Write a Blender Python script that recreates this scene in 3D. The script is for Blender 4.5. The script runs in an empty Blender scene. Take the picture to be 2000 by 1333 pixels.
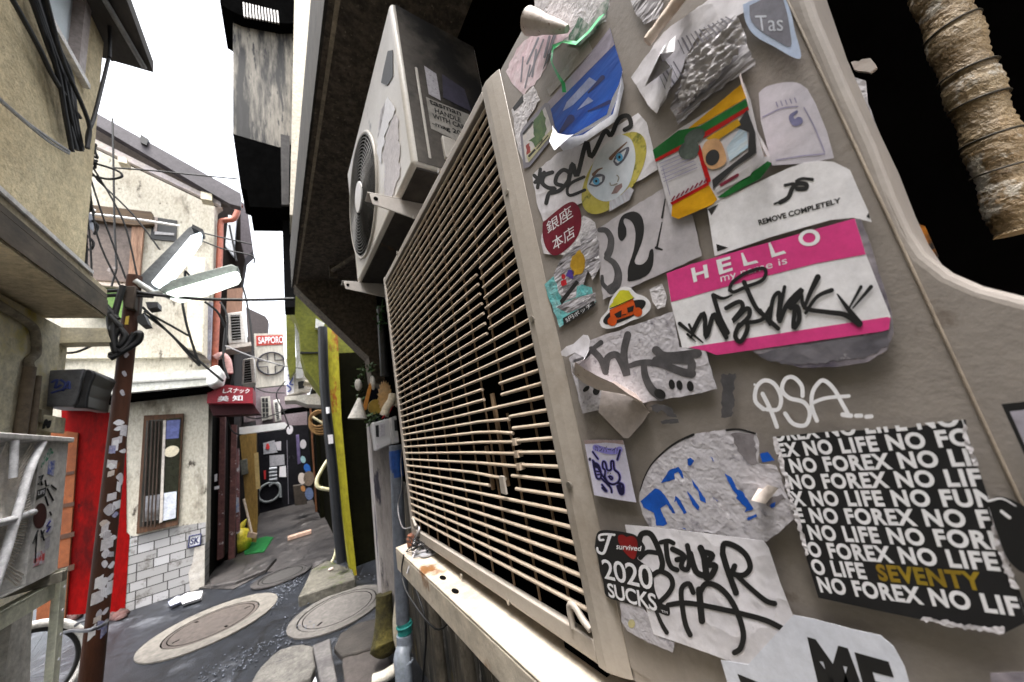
import bpy, bmesh, math, random
from mathutils import Vector, Matrix
random.seed(7)
SC = bpy.context.scene
COL = SC.collection
# ---------------------------------------------------------------- camera
F, YAW, PITCH, ROLL, H = 653.26, 0.604607, 0.206175, -0.187235, 1.5
cy, sy, cp, sp, cr, sr = math.cos(YAW), math.sin(YAW), math.cos(PITCH), math.sin(PITCH), math.cos(ROLL), math.sin(ROLL)
FWD = Vector((sy*cp, cy*cp, sp)); RT = Vector((cy, -sy, 0)); UP = RT.cross(FWD)
RT2 = RT*cr + UP*sr; UP2 = UP*cr - RT*sr
EYE = Vector((0, 0, H))
cam_d = bpy.data.cameras.new('camera'); cam = bpy.data.objects.new('camera', cam_d); COL.objects.link(cam)
cam.matrix_world = Matrix(((RT2.x, UP2.x, -FWD.x, 0), (RT2.y, UP2.y, -FWD.y, 0), (RT2.z, UP2.z, -FWD.z, H), (0, 0, 0, 1)))
cam_d.sensor_width = 36; cam_d.lens = F/2000*36; cam_d.clip_start = .01; cam_d.clip_end = 400
cam_d.dof.use_dof = True; cam_d.dof.focus_distance = .42; cam_d.dof.aperture_fstop = 9
SC.camera = cam
# ---------------------------------------------------------------- sky, sun, exposure
SUN = Vector((-.085, -.22, .97)).normalized()
w = bpy.data.worlds.new('World'); SC.world = w; w.use_nodes = True
nt = w.node_tree; nt.nodes.clear()
sky = nt.nodes.new('ShaderNodeTexSky'); sky.sky_type = 'NISHITA'; sky.sun_disc = False
sky.sun_elevation = math.asin(SUN.z); sky.sun_rotation = math.atan2(SUN.x, SUN.y); sky.dust_density = 6; sky.air_density = 1.2
hs = nt.nodes.new('ShaderNodeHueSaturation'); hs.inputs['Saturation'].default_value = .25; hs.inputs['Value'].default_value = 1.15
bg = nt.nodes.new('ShaderNodeBackground'); bg.inputs['Strength'].default_value = .15
ow = nt.nodes.new('ShaderNodeOutputWorld')
nt.links.new(sky.outputs[0], hs.inputs['Color']); nt.links.new(hs.outputs[0], bg.inputs[0]); nt.links.new(bg.outputs[0], ow.inputs[0])
sun_d = bpy.data.lights.new('sun', 'SUN'); sun_d.energy = 1.1; sun_d.angle = math.radians(14); sun_d.color = (1, .96, .9)
sun = bpy.data.objects.new('sun', sun_d); COL.objects.link(sun)
sun.rotation_euler = SUN.to_track_quat('Z', 'Y').to_euler()
SC.view_settings.view_transform = 'Standard'; SC.view_settings.look = 'None'
SC.view_settings.exposure = 2.3; SC.view_settings.gamma = 1
# ---------------------------------------------------------------- photo pixel -> point on a real plane
def ray(p): return RT2*((p[0]-1000)/F) - UP2*((p[1]-666.5)/F) + FWD
def AX(p, x): d = ray(p); return EYE + d*(x/d.x)
def AY(p, y): d = ray(p); return EYE + d*(y/d.y)
def AZ(p, z): d = ray(p); return EYE + d*((z-H)/d.z)
V = Vector
# ---------------------------------------------------------------- materials
MATS = {}
def mat(name, col, col2=None, rough=.7, scale=8, bump=.0, bscale=60, metal=0, stretch=(1, 1, 1), mix=.5, contrast=.25,
        spots=None, spots2=None, cracks=None, grain=(24, .38), emit=0, spec=.4, coat=0, wrinkle=0):
    if name in MATS: return MATS[name]
    m = bpy.data.materials.new(name); MATS[name] = m; m.use_nodes = True
    n = m.node_tree.nodes; l = m.node_tree.links; b = n['Principled BSDF']
    b.inputs['Roughness'].default_value = rough; b.inputs['Metallic'].default_value = metal
    b.inputs['Specular IOR Level'].default_value = spec
    if coat: b.inputs['Coat Weight'].default_value = coat
    tc = n.new('ShaderNodeTexCoord'); mp = n.new('ShaderNodeMapping'); mp.inputs['Scale'].default_value = stretch
    l.new(tc.outputs['Object'], mp.inputs[0])
    def noise(sc, det=5, rg=.6, src=mp):
        t = n.new('ShaderNodeTexNoise'); t.inputs['Scale'].default_value = sc; t.inputs['Detail'].default_value = det
        t.inputs['Roughness'].default_value = rg; l.new(src.outputs[0], t.inputs['Vector']); return t
    def ramp(t, lo, hi):
        r = n.new('ShaderNodeMapRange'); r.inputs['From Min'].default_value = lo; r.inputs['From Max'].default_value = hi
        l.new(t.outputs['Fac'], r.inputs['Value']); return r
    def blend(fac, A, B):
        x = n.new('ShaderNodeMix'); x.data_type = 'RGBA'; l.new(fac.outputs[0], x.inputs['Factor'])
        for s, i in ((A, 6), (B, 7)):
            if isinstance(s, tuple): x.inputs[i].default_value = (*s, 1)
            else: l.new(s.outputs[2], x.inputs[i])
        return x
    if col2 is None: col2 = tuple(c*.78 for c in col)
    c = blend(ramp(noise(scale), mix-contrast, mix+contrast), col, col2)
    for s in (spots, spots2):
        if s: c = blend(ramp(noise(s[2], 6, .65), s[1], s[1]+(s[3] if len(s) > 3 else .06)), c, s[0])
    if cracks:
        vt = n.new('ShaderNodeTexVoronoi'); vt.feature = 'DISTANCE_TO_EDGE'; vt.inputs['Scale'].default_value = cracks[0]
        wn_ = noise(cracks[0]*2.2, 4); ad0 = n.new('ShaderNodeVectorMath'); ad0.operation = 'MULTIPLY_ADD'; l.new(wn_.outputs['Color'], ad0.inputs[0]); ad0.inputs[1].default_value = (.35/cracks[0],)*3
        l.new(mp.outputs[0], ad0.inputs[2]); l.new(ad0.outputs[0], vt.inputs['Vector'])
        cr0 = n.new('ShaderNodeMapRange'); cr0.inputs['From Min'].default_value = 0; cr0.inputs['From Max'].default_value = cracks[1]; cr0.inputs['To Min'].default_value = 1; cr0.inputs['To Max'].default_value = 0
        l.new(vt.outputs['Distance'], cr0.inputs['Value']); c = blend(cr0, c, cracks[2])
    if grain and not emit:
        gn = n.new('ShaderNodeMapRange'); gn.inputs['From Min'].default_value = .32; gn.inputs['From Max'].default_value = .68; gn.inputs['To Min'].default_value = 1-grain[1]; gn.inputs['To Max'].default_value = 1+grain[1]
        l.new(noise(grain[0], 8, .78).outputs['Fac'], gn.inputs['Value'])
        sc_ = n.new('ShaderNodeVectorMath'); sc_.operation = 'SCALE'; l.new(c.outputs[2], sc_.inputs[0]); l.new(gn.outputs[0], sc_.inputs['Scale']); l.new(sc_.outputs[0], b.inputs['Base Color'])
    else: l.new(c.outputs[2], b.inputs['Base Color'])
    if bump or wrinkle:
        bp = n.new('ShaderNodeBump'); bp.inputs['Strength'].default_value = bump or .5; bp.inputs['Distance'].default_value = .01
        t = noise(bscale, 4)
        if wrinkle:
            t = n.new('ShaderNodeTexVoronoi'); t.feature = 'F1'; t.inputs['Scale'].default_value = wrinkle
            nn = noise(wrinkle*.6, 3); ad = n.new('ShaderNodeVectorMath'); ad.operation = 'MULTIPLY_ADD'
            l.new(nn.outputs['Color'], ad.inputs[0]); ad.inputs[1].default_value = (.05,)*3; l.new(mp.outputs[0], ad.inputs[2]); l.new(ad.outputs[0], t.inputs['Vector'])
            l.new(t.outputs['Distance'], bp.inputs['Height']); bp.inputs['Distance'].default_value = .0011
        else: l.new(t.outputs['Fac'], bp.inputs['Height'])
        l.new(bp.outputs[0], b.inputs['Normal'])
    if emit:
        b.inputs['Emission Color'].default_value = (*col, 1); b.inputs['Emission Strength'].default_value = emit
    return m
# ---------------------------------------------------------------- mesh builder
WLOC = {}
class MB:
    def __init__(s): s.v = []; s.f = []; s.sm = []
    def add(s, vs, fs, smooth=False):
        o = len(s.v); s.v += [V(p) for p in vs]
        for f in fs: s.f.append([i+o for i in f]); s.sm.append(smooth)
        return s
    def box(s, a, b):
        x0, y0, z0 = (min(a[i], b[i]) for i in range(3)); x1, y1, z1 = (max(a[i], b[i]) for i in range(3))
        return s.add([(x0,y0,z0),(x1,y0,z0),(x1,y1,z0),(x0,y1,z0),(x0,y0,z1),(x1,y0,z1),(x1,y1,z1),(x0,y1,z1)],
                     [(0,3,2,1),(4,5,6,7),(0,1,5,4),(1,2,6,5),(2,3,7,6),(3,0,4,7)])
    def beam(s, p0, p1, w, h, up=(0, 0, 1)):
        p0, p1 = V(p0), V(p1); d = (p1-p0).normalized(); u = V(up)
        r = d.cross(u)
        if r.length < .01: r = d.cross(V((0, 1, 0)))
        r.normalize(); u = r.cross(d)
        q = [p+r*a*w/2+u*b*h/2 for p in (p0, p1) for a, b in ((-1,-1),(1,-1),(1,1),(-1,1))]
        return s.add(q, [(0,1,2,3),(7,6,5,4),(0,4,5,1),(1,5,6,2),(2,6,7,3),(3,7,4,0)])
    def prism(s, pts, d, smooth=False):
        pts = [V(p) for p in pts]; d = V(d); n = len(pts)
        if len(pts) > 2:
            a = sum(((pts[i]-pts[0]).cross(pts[(i+1) % n]-pts[0]) for i in range(n)), V())
            if a.dot(d) > 0: pts = pts[::-1]
        return s.add(pts+[p+d for p in pts], [list(range(n)), list(range(2*n-1, n-1, -1))] + [[i, n+i, n+(i+1) % n, (i+1) % n] for i in range(n)], smooth)
    def poly(s, pts): return s.add(pts, [list(range(len(pts)))])
    def tube(s, pts, r, seg=8, cap=True, smooth=True):
        pts = [V(p) for p in pts]; rs = r if isinstance(r, (list, tuple)) else [r]*len(pts)
        n = len(pts); rings = []; prev = None
        for i, p in enumerate(pts):
            d = (pts[min(i+1, n-1)]-pts[max(i-1, 0)]).normalized()
            if prev is None:
                a = V((0, 0, 1)) if abs(d.z) < .9 else V((1, 0, 0)); x = d.cross(a).normalized()
            else:
                x = prev - d*prev.dot(d); x = x.normalized() if x.length > 1e-6 else d.orthogonal().normalized()
            prev = x; y = d.cross(x)
            rings.append([p+(x*math.cos(t)+y*math.sin(t))*rs[i] for t in (2*math.pi*k/seg for k in range(seg))])
        fs = [(i*seg+k, i*seg+(k+1) % seg, (i+1)*seg+(k+1) % seg, (i+1)*seg+k) for i in range(n-1) for k in range(seg)]
        s.add([q for g in rings for q in g], fs, smooth)
        if cap: s.add(rings[0], [list(range(seg-1, -1, -1))]); s.add(rings[-1], [list(range(seg))])
        return s
    def ring(s, c, n, R, r, seg=32, ts=8, sx=1, sy=1):
        n = V(n).normalized(); a = n.orthogonal().normalized(); b = n.cross(a); c = V(c); vs = []; fs = []
        for i in range(seg):
            t = 2*math.pi*i/seg; d = a*math.cos(t)*sx+b*math.sin(t)*sy
            for k in range(ts):
                u = 2*math.pi*k/ts; vs.append(c+d*(R+r*math.cos(u))+n*r*math.sin(u))
        for i in range(seg):
            for k in range(ts):
                fs.append((i*ts+k, ((i+1) % seg)*ts+k, ((i+1) % seg)*ts+(k+1) % ts, i*ts+(k+1) % ts))
        return s.add(vs, fs, True)
    def disc(s, c, n, R, t, seg=32, r0=0):
        n = V(n).normalized(); a = n.orthogonal().normalized(); b = n.cross(a); c = V(c)
        o = [c+(a*math.cos(u)+b*math.sin(u))*R for u in (2*math.pi*k/seg for k in range(seg))]
        if not r0: return s.prism(o, n*t)
        i_ = [c+(p-c)*(r0/R) for p in o]; vs = o+i_+[p+n*t for p in o]+[p+n*t for p in i_]; fs = []
        for k in range(seg):
            j = (k+1) % seg
            fs += [(k, j, seg+j, seg+k), (2*seg+k, 3*seg+k, 3*seg+j, 2*seg+j), (k, 2*seg+k, 2*seg+j, j), (seg+k, seg+j, 3*seg+j, 3*seg+k)]
        return s.add(vs, fs)
    def ball(s, c, r, sx=1, sy=1, sz=1, nu=12, nv=8, jit=0):
        c = V(c); vs = []; fs = []
        for j in range(nv+1):
            for i in range(nu):
                t = math.pi*j/nv; u = 2*math.pi*i/nu; k = 1+random.uniform(-jit, jit)
                vs.append(c+V((sx*math.sin(t)*math.cos(u), sy*math.sin(t)*math.sin(u), sz*math.cos(t)))*r*k)
        for j in range(nv):
            for i in range(nu): fs.append((j*nu+i, (j+1)*nu+i, (j+1)*nu+(i+1) % nu, j*nu+(i+1) % nu))
        return s.add(vs, fs, True)
    def build(s, name, m, parent=None, bevel=0, seg=2):
        if parent is None:
            xs = [min(p[i] for p in s.v) for i in range(3)]; xm = [max(p[i] for p in s.v) for i in range(3)]
            org = V(((xs[0]+xm[0])/2, (xs[1]+xm[1])/2, xs[2]))
        else: org = WLOC[parent.name]
        me = bpy.data.meshes.new(name); me.from_pydata([p-org for p in s.v], [], s.f)
        for p, k in zip(me.polygons, s.sm): p.use_smooth = k
        bm = bmesh.new(); bm.from_mesh(me)
        if bevel:
            bmesh.ops.remove_doubles(bm, verts=bm.verts, dist=1e-6)
            es = [e for e in bm.edges if len(e.link_faces) == 2 and e.calc_face_angle(0) > .6]
            r = bmesh.ops.bevel(bm, geom=es, offset=bevel, segments=seg, affect='EDGES', profile=.5)
            for f in r['faces']: f.smooth = True
        big = [f for f in bm.faces if len(f.verts) > 4]
        if big: bmesh.ops.triangulate(bm, faces=big)
        bm.to_mesh(me); bm.free()
        me.materials.append(m); o = bpy.data.objects.new(name, me); COL.objects.link(o)
        if parent is None: o.location = org
        else: o.parent = parent
        WLOC[o.name] = org
        return o
def each(mb, name, m, parent=None, bevel=0):
    """one object per loose piece"""
    up = list(range(len(mb.v)))
    def find(i):
        while up[i] != i: up[i] = up[up[i]]; i = up[i]
        return i
    for f in mb.f:
        for i in f[1:]: up[find(i)] = find(f[0])
    gr = {}
    for f, k in zip(mb.f, mb.sm): gr.setdefault(find(f[0]), []).append((f, k))
    out = []
    for fs in gr.values():
        ids = sorted({i for f, _ in fs for i in f}); mp = {i: j for j, i in enumerate(ids)}; q = MB(); q.v = [mb.v[i] for i in ids]
        q.f = [[mp[i] for i in f] for f, _ in fs]; q.sm = [k for _, k in fs]; out.append(q.build(name, m, parent, bevel))
    return out
def tag(o, label=None, cat=None, group=None, kind=None):
    for k, v in (('label', label), ('category', cat), ('group', group), ('kind', kind)):
        if v: o[k] = v
    return o
def thing(name, label, cat, loc, group=None):
    o = bpy.data.objects.new(name, None); COL.objects.link(o); o.location = loc; o.empty_display_size = .1
    WLOC[o.name] = V(loc); return tag(o, label, cat, group)
def copy_tree(o, delta, parent=None):
    c = o.copy(); COL.objects.link(c)
    WLOC[c.name] = WLOC[o.name]+V(delta)
    if parent: c.parent = parent
    else: c.location = o.location+V(delta)
    for ch in list(o.children): copy_tree(ch, delta, c)
    return c
def pX(pts, x, d): return MB().prism([AX(p, x) for p in pts], (d, 0, 0))
def pY(pts, y, d): return MB().prism([AY(p, y) for p in pts], (0, d, 0))
def smooth_line(P, k=6):
    P = [V((*p, 0)) if len(p) == 2 else V(p) for p in P]
    if len(P) < 3: return P
    out = []
    for i in range(len(P)-1):
        a, b, c, d = P[max(i-1, 0)], P[i], P[i+1], P[min(i+2, len(P)-1)]
        for j in range(k):
            t = j/k; out.append(.5*((2*b)+(c-a)*t+(2*a-5*b+4*c-d)*t*t+(3*b-a-3*c+d)*t**3))
    return out+[P[-1]]
def text2d(s, bold=0., shear=0., space=1.0):
    cu = bpy.data.curves.new('text', 'FONT'); cu.body = s; cu.offset = bold; cu.shear = shear; cu.space_character = space; cu.fill_mode = 'FRONT'; cu.resolution_u = 4
    ob = bpy.data.objects.new('text', cu); me = bpy.data.meshes.new_from_object(ob)
    vs = [(v.co.x, v.co.y) for v in me.vertices]; fs = [list(p.vertices) for p in me.polygons]
    bpy.data.objects.remove(ob); bpy.data.curves.remove(cu); bpy.data.meshes.remove(me)
    return vs, fs
def text_quad(mb, s, q, push=V((0, 0, 0)), bold=0., shear=0., space=1., fit=None, box=None):
    """letters of s laid into the quad q (TL,TR,BR,BL, points in 3-D)"""
    vs, fs = text2d(s, bold, shear, space)
    if not vs: return mb
    x0, x1 = min(a for a, b in vs), max(a for a, b in vs); y0, y1 = min(b for a, b in vs), max(b for a, b in vs)
    q = [V(p) for p in q]; out = []
    for a, b in vs:
        u = (a-x0)/(x1-x0); t = (y1-b)/(y1-y0)
        out.append((q[0].lerp(q[1], u)).lerp(q[3].lerp(q[2], u), t)+push)
    return mb.add(out, fs)
# ================================================================ MAIN AIR CONDITIONER (right, very near)
XP, XF = .232, .2235
m_panel = mat('panel_paint', (.30, .268, .245), (.225, .200, .182), rough=.42, scale=7, bump=.05, bscale=300, spots=((.13, .10, .08), .66, 26, .10), spots2=((.17, .145, .13), .56, 8, .22), grain=(120, .09))
m_frame = mat('frame_plastic', (.36, .322, .285), (.29, .255, .22), rough=.45, scale=9, bump=.04, bscale=250, spots=((.17, .12, .08), .66, 25, .08), spots2=((.22, .185, .15), .58, 9, .2), grain=(120, .09))
m_bar = mat('bounce_tinted_bars', (.47, .40, .325), (.38, .29, .21), rough=.4, scale=14, spots=((.3, .2, .12), .72, 40, .04), grain=(120, .09))  # tan tint of warm bounced light is put into the bar colour
m_black = mat('black_void', (.0022, .0022, .0022), (.0015, .0015, .0015), rough=1, spec=0)
m_screw = mat('screw_metal', (.35, .32, .28), rough=.35, metal=.8)
m_hole = mat('dark_hole', (.006, .0055, .005), rough=.9, spec=0)
m_dirty = mat('dirty_beige_metal', (.50, .45, .38), (.40, .34, .27), rough=.5, scale=6, spots=((.20, .09, .03), .62, 9, .08), spots2=((.08, .05, .03), .66, 34, .04), bump=.08)
ac = thing('air_conditioner', 'big beige air conditioner with slatted grille and sticker covered panel, nearest on the right', 'air conditioner', (.37, .45, 1.262))
b = MB()
b.box((XP, .0175, 1.272), (XP+.008, .2605, 1.9105)).box((XP, .8735, 1.262), (.5245, .885, 1.9105)).box((XP+.0005, .261, 1.9), (.525, .873, 1.9115)).box((XP+.0085, .019, 1.9), (.525, .2605, 1.911))
b.box((XP+.001, .02, 1.262), (.524, .873, 1.2715)).box((XP+.0085, .253, 1.272), (.523, .2605, 1.8995))
b.build('casing', m_panel, ac)
MB().box((.285, .261, 1.272), (.30, .873, 1.8995)).build('coil', m_black, ac)
# grille frame
f = MB()
y0, y1, y1f, y2, y3 = .251, .285, .274, .864, .880
zt, zti, zb, zbi = 1.915, 1.898, 1.262, 1.2835
f.prism([(XP, y0, zb), (XP, y1, zb), (XF, y1, zb), (XF, y1f, zb), (XF+.003, y1f-.010, zb)], (0, 0, zt-zb))
f.prism([(XP, y2, zb), (XP, y3, zb), (XF+.002, y3, zb), (XF, y3-.004, zb), (XF, y2, zb)], (0, 0, zt-zb))
f.prism([(XP, y1, zti), (XF, y1, zti), (XF, y1, zt-.004), (XF+.003, y1, zt), (XP, y1, zt)], (0, y2-y1, 0))
f.prism([(XP, y1, zb), (XF+.002, y1, zb), (XF, y1, zb+.005), (XF, y1, zbi), (XP, y1, zbi)], (0, y2-y1, 0))
fr = f.build('grille_frame', m_frame, ac, bevel=.0012)
sc = MB()
for p in [(1040, 624), (1112, 948), (990, 376), (901, 1125), (993, 1176), (857, 335), (808, 425), (776, 494)]:
    q = AX(p, XF); sc.disc((XF-.0012, q.y, q.z), (1, 0, 0), .0035, .002, 14)
each(sc, 'frame_screw', m_screw, ac)
jA, jB = AX((927, 515), XF), AX((952, 660), XF)
bars = MB()
def bar(z0, ya, z1, yb, r=.0023):
    n = 8; bars.tube([(XF+.004, ya+(yb-ya)*i/n, z0+(z1-z0)*i/n) for i in range(n+1)], r, 8)
for k in range(41):
    z = 1.306+k*.01455
    if jB.z < z < jA.z:
        jy = jA.y+(jB.y-jA.y)*(jA.z-z)/(jA.z-jB.z); bar(z+.0028, y1, z+.0028, jy-.004+random.uniform(-.002, .003)); bar(z-.0012, jy+.006, z, jy+.09); bar(z, jy+.09, z, y2)
    elif abs(z-1.5385) < .007 or abs(z-1.5243) < .007: bar(z, y1, z, .374+random.uniform(0, .003)); bar(z, .424, z, y2)
    elif abs(z-1.495) < .007: bar(z, y1, z, .364); bar(z-.003, .367, z, .45); bar(z, .45, z, y2)
    elif abs(z-1.4805) < .007: bar(z, y1, z, .362); bar(z-.006, .364, z-.002, .41); bar(z-.002, .41, z, .47); bar(z, .47, z, y2)
    elif abs(z-1.466) < .007: bar(z, y1, z-.001, .36); bar(z-.002, .3605, z, .45); bar(z, .45, z, y2)
    elif abs(z-1.4515) < .007: bar(z, y1, z, .3565); bar(z-.0015, .360, z, .47); bar(z, .47, z, y2)
    elif abs(z-1.437) < .007: bar(z, y1, z, .3555); bar(z-.002, .360, z, .47); bar(z, .47, z, y2)
    elif abs(z-1.4224) < .007: bar(z, y1, z+.001, .384); bar(z-.004, .402, z, .50); bar(z, .5, z, y2)
    elif abs(z-1.4079) < .007: bar(z, y1, z, .38); bar(z-.001, .45, z, y2)
    else: bar(z, y1, z, y2)
for z in (1.466, 1.4515, 1.437): bars.box((XF, .357, z-.0055), (XF+.008, .364, z+.0025))
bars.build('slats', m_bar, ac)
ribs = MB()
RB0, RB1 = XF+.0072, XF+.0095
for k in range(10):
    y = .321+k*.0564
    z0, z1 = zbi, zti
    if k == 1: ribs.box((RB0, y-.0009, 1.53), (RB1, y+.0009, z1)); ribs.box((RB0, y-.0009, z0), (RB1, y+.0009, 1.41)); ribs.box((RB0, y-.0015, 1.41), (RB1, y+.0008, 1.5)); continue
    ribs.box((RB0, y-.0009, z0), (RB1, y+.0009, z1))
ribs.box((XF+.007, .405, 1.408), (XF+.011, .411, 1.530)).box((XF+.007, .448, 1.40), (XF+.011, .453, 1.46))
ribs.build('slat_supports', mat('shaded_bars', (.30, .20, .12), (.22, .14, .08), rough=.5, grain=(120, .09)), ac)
MB().box((XP+.003, .2615, 1.2716), (.284, .8725, 1.2726)).box((XP+.003, .2615, 1.8985), (.284, .8725, 1.8995)).box((XP+.003, .2607, 1.2730), (.284, .2613, 1.898)).box((XP+.003, .8722, 1.2730), (.284, .8732, 1.898)).build('inner_shade_lining', m_black, ac)  # black sheets added to paint the shade inside the casing
MB().prism([(XF-.002, .398, 1.423), (XF-.002, .408, 1.423), (XF-.002, .410, 1.402), (XF-.002, .3975, 1.401)], (.003, 0, 0)).build('broken_stub', m_frame, ac)
# hooked lowest wires
h = MB()
for ya in (.2855, .835):
    w_ = [(ya, 1.2915), (ya+.009, 1.296), (ya+.016, 1.303), (ya+.021, 1.3055), (ya+.026, 1.303), (ya+.0275, 1.296), (ya+.028, 1.2835)]
    h.tube([(XF+.001, p.x, p.y) for p in smooth_line(w_)], .0034, 8)
each(h, 'hook_wire', m_frame, ac)
# wrap-round end piece with its bulging valve cover
e = MB()
sil = [(1592, -60), (1650, 110), (1700, 225), (1752, 335), (1785, 420), (1812, 478), (1838, 516), (1880, 548), (1930, 570), (2000, 588), (2080, 604), (2200, 640)]
o = [AX(p, .285) for p in sil]; o = [V((0, o[0].y-.001, 1.9105))]+o
def inset(k):
    out = []
    for i in range(len(o)):
        d = o[min(i+1, len(o)-1)]-o[max(i-1, 0)]; d = V((0, d.y, d.z)).normalized(); out.append((o[i].y-d.z*k, o[i].z+d.y*k))
    return out
LV = [(.0004, .0046), (.0007, .0030), (.0016, .0014), (.0030, .0004), (.0048, 0), (.058, 0)]
rings = [[V((XP+dx, y, z)) for y, z in inset(k)] for dx, k in LV]; n = len(o)
for A_, B_2 in zip(rings, rings[1:]): e.add(A_+B_2, [(i, i+1, n+i+1, n+i) for i in range(n-1)], True)
e.poly(rings[0]+[V((XP+.0004, rings[0][-1].y, 1.262)), V((XP+.0004, .0171, 1.262)), V((XP+.0004, .0171, 1.9105))])
e.poly([V((XP+.0004, .0171, 1.9105)), V((XP+.0004, .0171, 1.262)), V((XP+.058, .0171, 1.262)), V((XP+.058, .0171, 1.9105))])
e.build('end_cover', m_panel, ac)
MB().tube([(XP+.0002, .0174, 1.266), (XP+.0002, .0174, 1.908)], .0007, 6).build('seam_bead', mat('worn_seam', (.30, .25, .20), (.14, .11, .085), rough=.5, scale=30), ac)
MB().box((XP+.0009, .0150, 1.264), (XP+.02, .0215, 1.909)).build('seam_backing', m_panel, ac)
MB().box((.292, .03, 1.272), (.50, .12, 1.899)).build('inner_body', m_hole, ac)
# ---------------------------------------------------------------- sticker helpers
LAYER = [0]
def nxt(): LAYER[0] += 1; return LAYER[0]*.00013
def PP(p, off=0): q = AX(p, XP); q.x -= off; return q
def S(pts): return [V((p[0], p[1], 0)) for p in pts]
def crop(pts, s, ox, oy): return [(p[0]/s+ox, p[1]/s+oy) for p in pts]
def rag(pts, amt=2.0, step=9):
    """torn edge: the outline with small irregular steps"""
    out = []
    for i in range(len(pts)):
        a, c = pts[i], pts[(i+1) % len(pts)]; d = math.hypot(c[0]-a[0], c[1]-a[1]); n = max(1, int(d/step))
        for j in range(n):
            t = j/n; k = 0 if j == 0 else amt; out.append((a[0]+(c[0]-a[0])*t+random.uniform(-k, k), a[1]+(c[1]-a[1])*t+random.uniform(-k, k)))
    return out
def patch(name, pts, m, parent=None, off=None, th=.00012, lift=None):
    off = nxt() if off is None else off
    mb = MB(); mb.prism([PP(p, off) for p in pts], (th, 0, 0)); o = mb.build(name, m, parent); o['off'] = off; return o
def sticker(name, label, pts, m, cat='sticker', torn=0, step=9):
    o = patch(name, rag(pts, torn, step) if torn else pts, m, ac); return tag(o, label)
EACH = ('iris', 'pupil', 'corner_triangle', 'ink_dot', 'yellow_band', 'green_band', 'tiny_print')
def marks(name, parent, m, polys=(), strokes=(), up=.0001, smooth=True, torn=0):
    mb = MB(); off = parent['off']+up
    for i, p in enumerate(polys): mb.poly([PP(q, off+i*6e-6) for q in (rag(p, torn, 6) if torn else p)])
    for i, s in enumerate(strokes):
        pts, wd = s; P = smooth_line(pts, 5) if smooth and len(pts) > 2 else [V((*p, 0)) for p in pts]
        n = len(P); L = []; R = []; wl = wd if isinstance(wd, (list, tuple)) else (wd, wd)
        for k in range(n):
            d = (P[min(k+1, n-1)]-P[max(k-1, 0)]); d = d.normalized() if d.length else V((1, 0, 0)); nn = V((-d.y, d.x, 0))
            ww = wl[0]+(wl[-1]-wl[0])*k/max(1, n-1); ww *= .5
            if k == 0: P0 = P[k]-d*ww*.7
            L.append(P[k]+nn*ww); R.append(P[k]-nn*ww)
        oo = lambda k: off+i*9e-6+k/n*8e-6
        vs = [PP(p, oo(k)) for k, p in enumerate(L)]+[PP(p, oo(k)) for k, p in enumerate(R)]
        mb.add(vs, [(k, k+1, n+k+1, n+k) for k in range(n-1)])
        for k, sg in ((0, -1), (n-1, 1)):     # round caps
            d = (P[1]-P[0]) if k == 0 else (P[-1]-P[-2]); d = d.normalized()*sg if d.length else V((sg, 0, 0)); nn = V((-d.y, d.x, 0)); ww = .5*(wl[0] if k == 0 else wl[-1])
            cap = [P[k]+nn*ww*math.cos(t)+d*ww*math.sin(t) for t in (math.pi*j/6 for j in range(7))]
            mb.poly([PP(p, oo(k)+4e-6) for p in cap])
    if name in EACH: return each(mb, name, m, parent)[0]
    return mb.build(name, m, parent)
def words(name, parent, m, s, quad, up=.0001, bold=0., shear=0., space=1.):
    mb = MB(); off = parent['off']+up
    text_quad(mb, s, [PP(p, off) for p in quad], bold=bold, shear=shear, space=space); return mb.build(name, m, parent)
def ell(cx, cy, a, b, rot=0, n=36, t0=0, t1=360):
    r = math.radians(rot); out = []
    for k in range(n if t1-t0 == 360 else n+1):
        t = math.radians(t0+(t1-t0)*k/n); x, y = a*math.cos(t), b*math.sin(t); out.append((cx+x*math.cos(r)-y*math.sin(r), cy+x*math.sin(r)+y*math.cos(r)))
    return out
def strip3(name, pts, m, parent=None, wpx=None):
    """curled paper: rows of (px, py, lift) pairs, joined to one bent sheet"""
    mb = MB(); n = len(pts); vs = []
    for a, c in pts: vs += [PP(a[:2], a[2]), PP(c[:2], c[2])]
    mb.add(vs, [(2*i, 2*i+1, 2*i+3, 2*i+2) for i in range(n-1)], True); return mb.build(name, m, parent)
def pap(name, c, c2=None, **k):
    k.setdefault('rough', .55); k.setdefault('grain', (110, .13)); k.setdefault('wrinkle', 60); k.setdefault('bump', .35); k.setdefault('scale', 40); return mat(name, c, c2, **k)
k_black = mat('black_ink', (.008, .008, .009), (.012, .012, .013), rough=.5, grain=(120, .09))
k_fade = mat('faded_marker', (.035, .034, .038), (.09, .085, .09), rough=.6, scale=120, grain=(120, .09))
k_white = mat('white_ink', (.78, .77, .80), (.7, .7, .74), rough=.5, grain=(120, .09))
k_gray = mat('grey_print', (.22, .21, .25), rough=.6, grain=(120, .09))
k_lav = mat('lavender_print', (.30, .28, .42), rough=.6)
p_white = pap('white_vinyl', (.78, .77, .80), (.68, .67, .71), rough=.35, bump=.25, wrinkle=25, spots=((.50, .48, .50), .58, 14, .2), spots2=((.34, .32, .32), .68, 70, .05))
p_wrink = pap('wrinkled_white', (.72, .70, .74), (.60, .58, .63), rough=.5, bump=.8, wrinkle=38, spots=((.48, .46, .48), .58, 16, .2), spots2=((.30, .29, .30), .68, 80, .05))
p_grey = pap('peeled_grey_paper', (.52, .50, .54), (.36, .34, .37), scale=90, rough=.8, bump=.35, wrinkle=90, spots=((.20, .19, .215), .56, 110, .12), spots2=((.68, .66, .7), .64, 60, .06))
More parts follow.
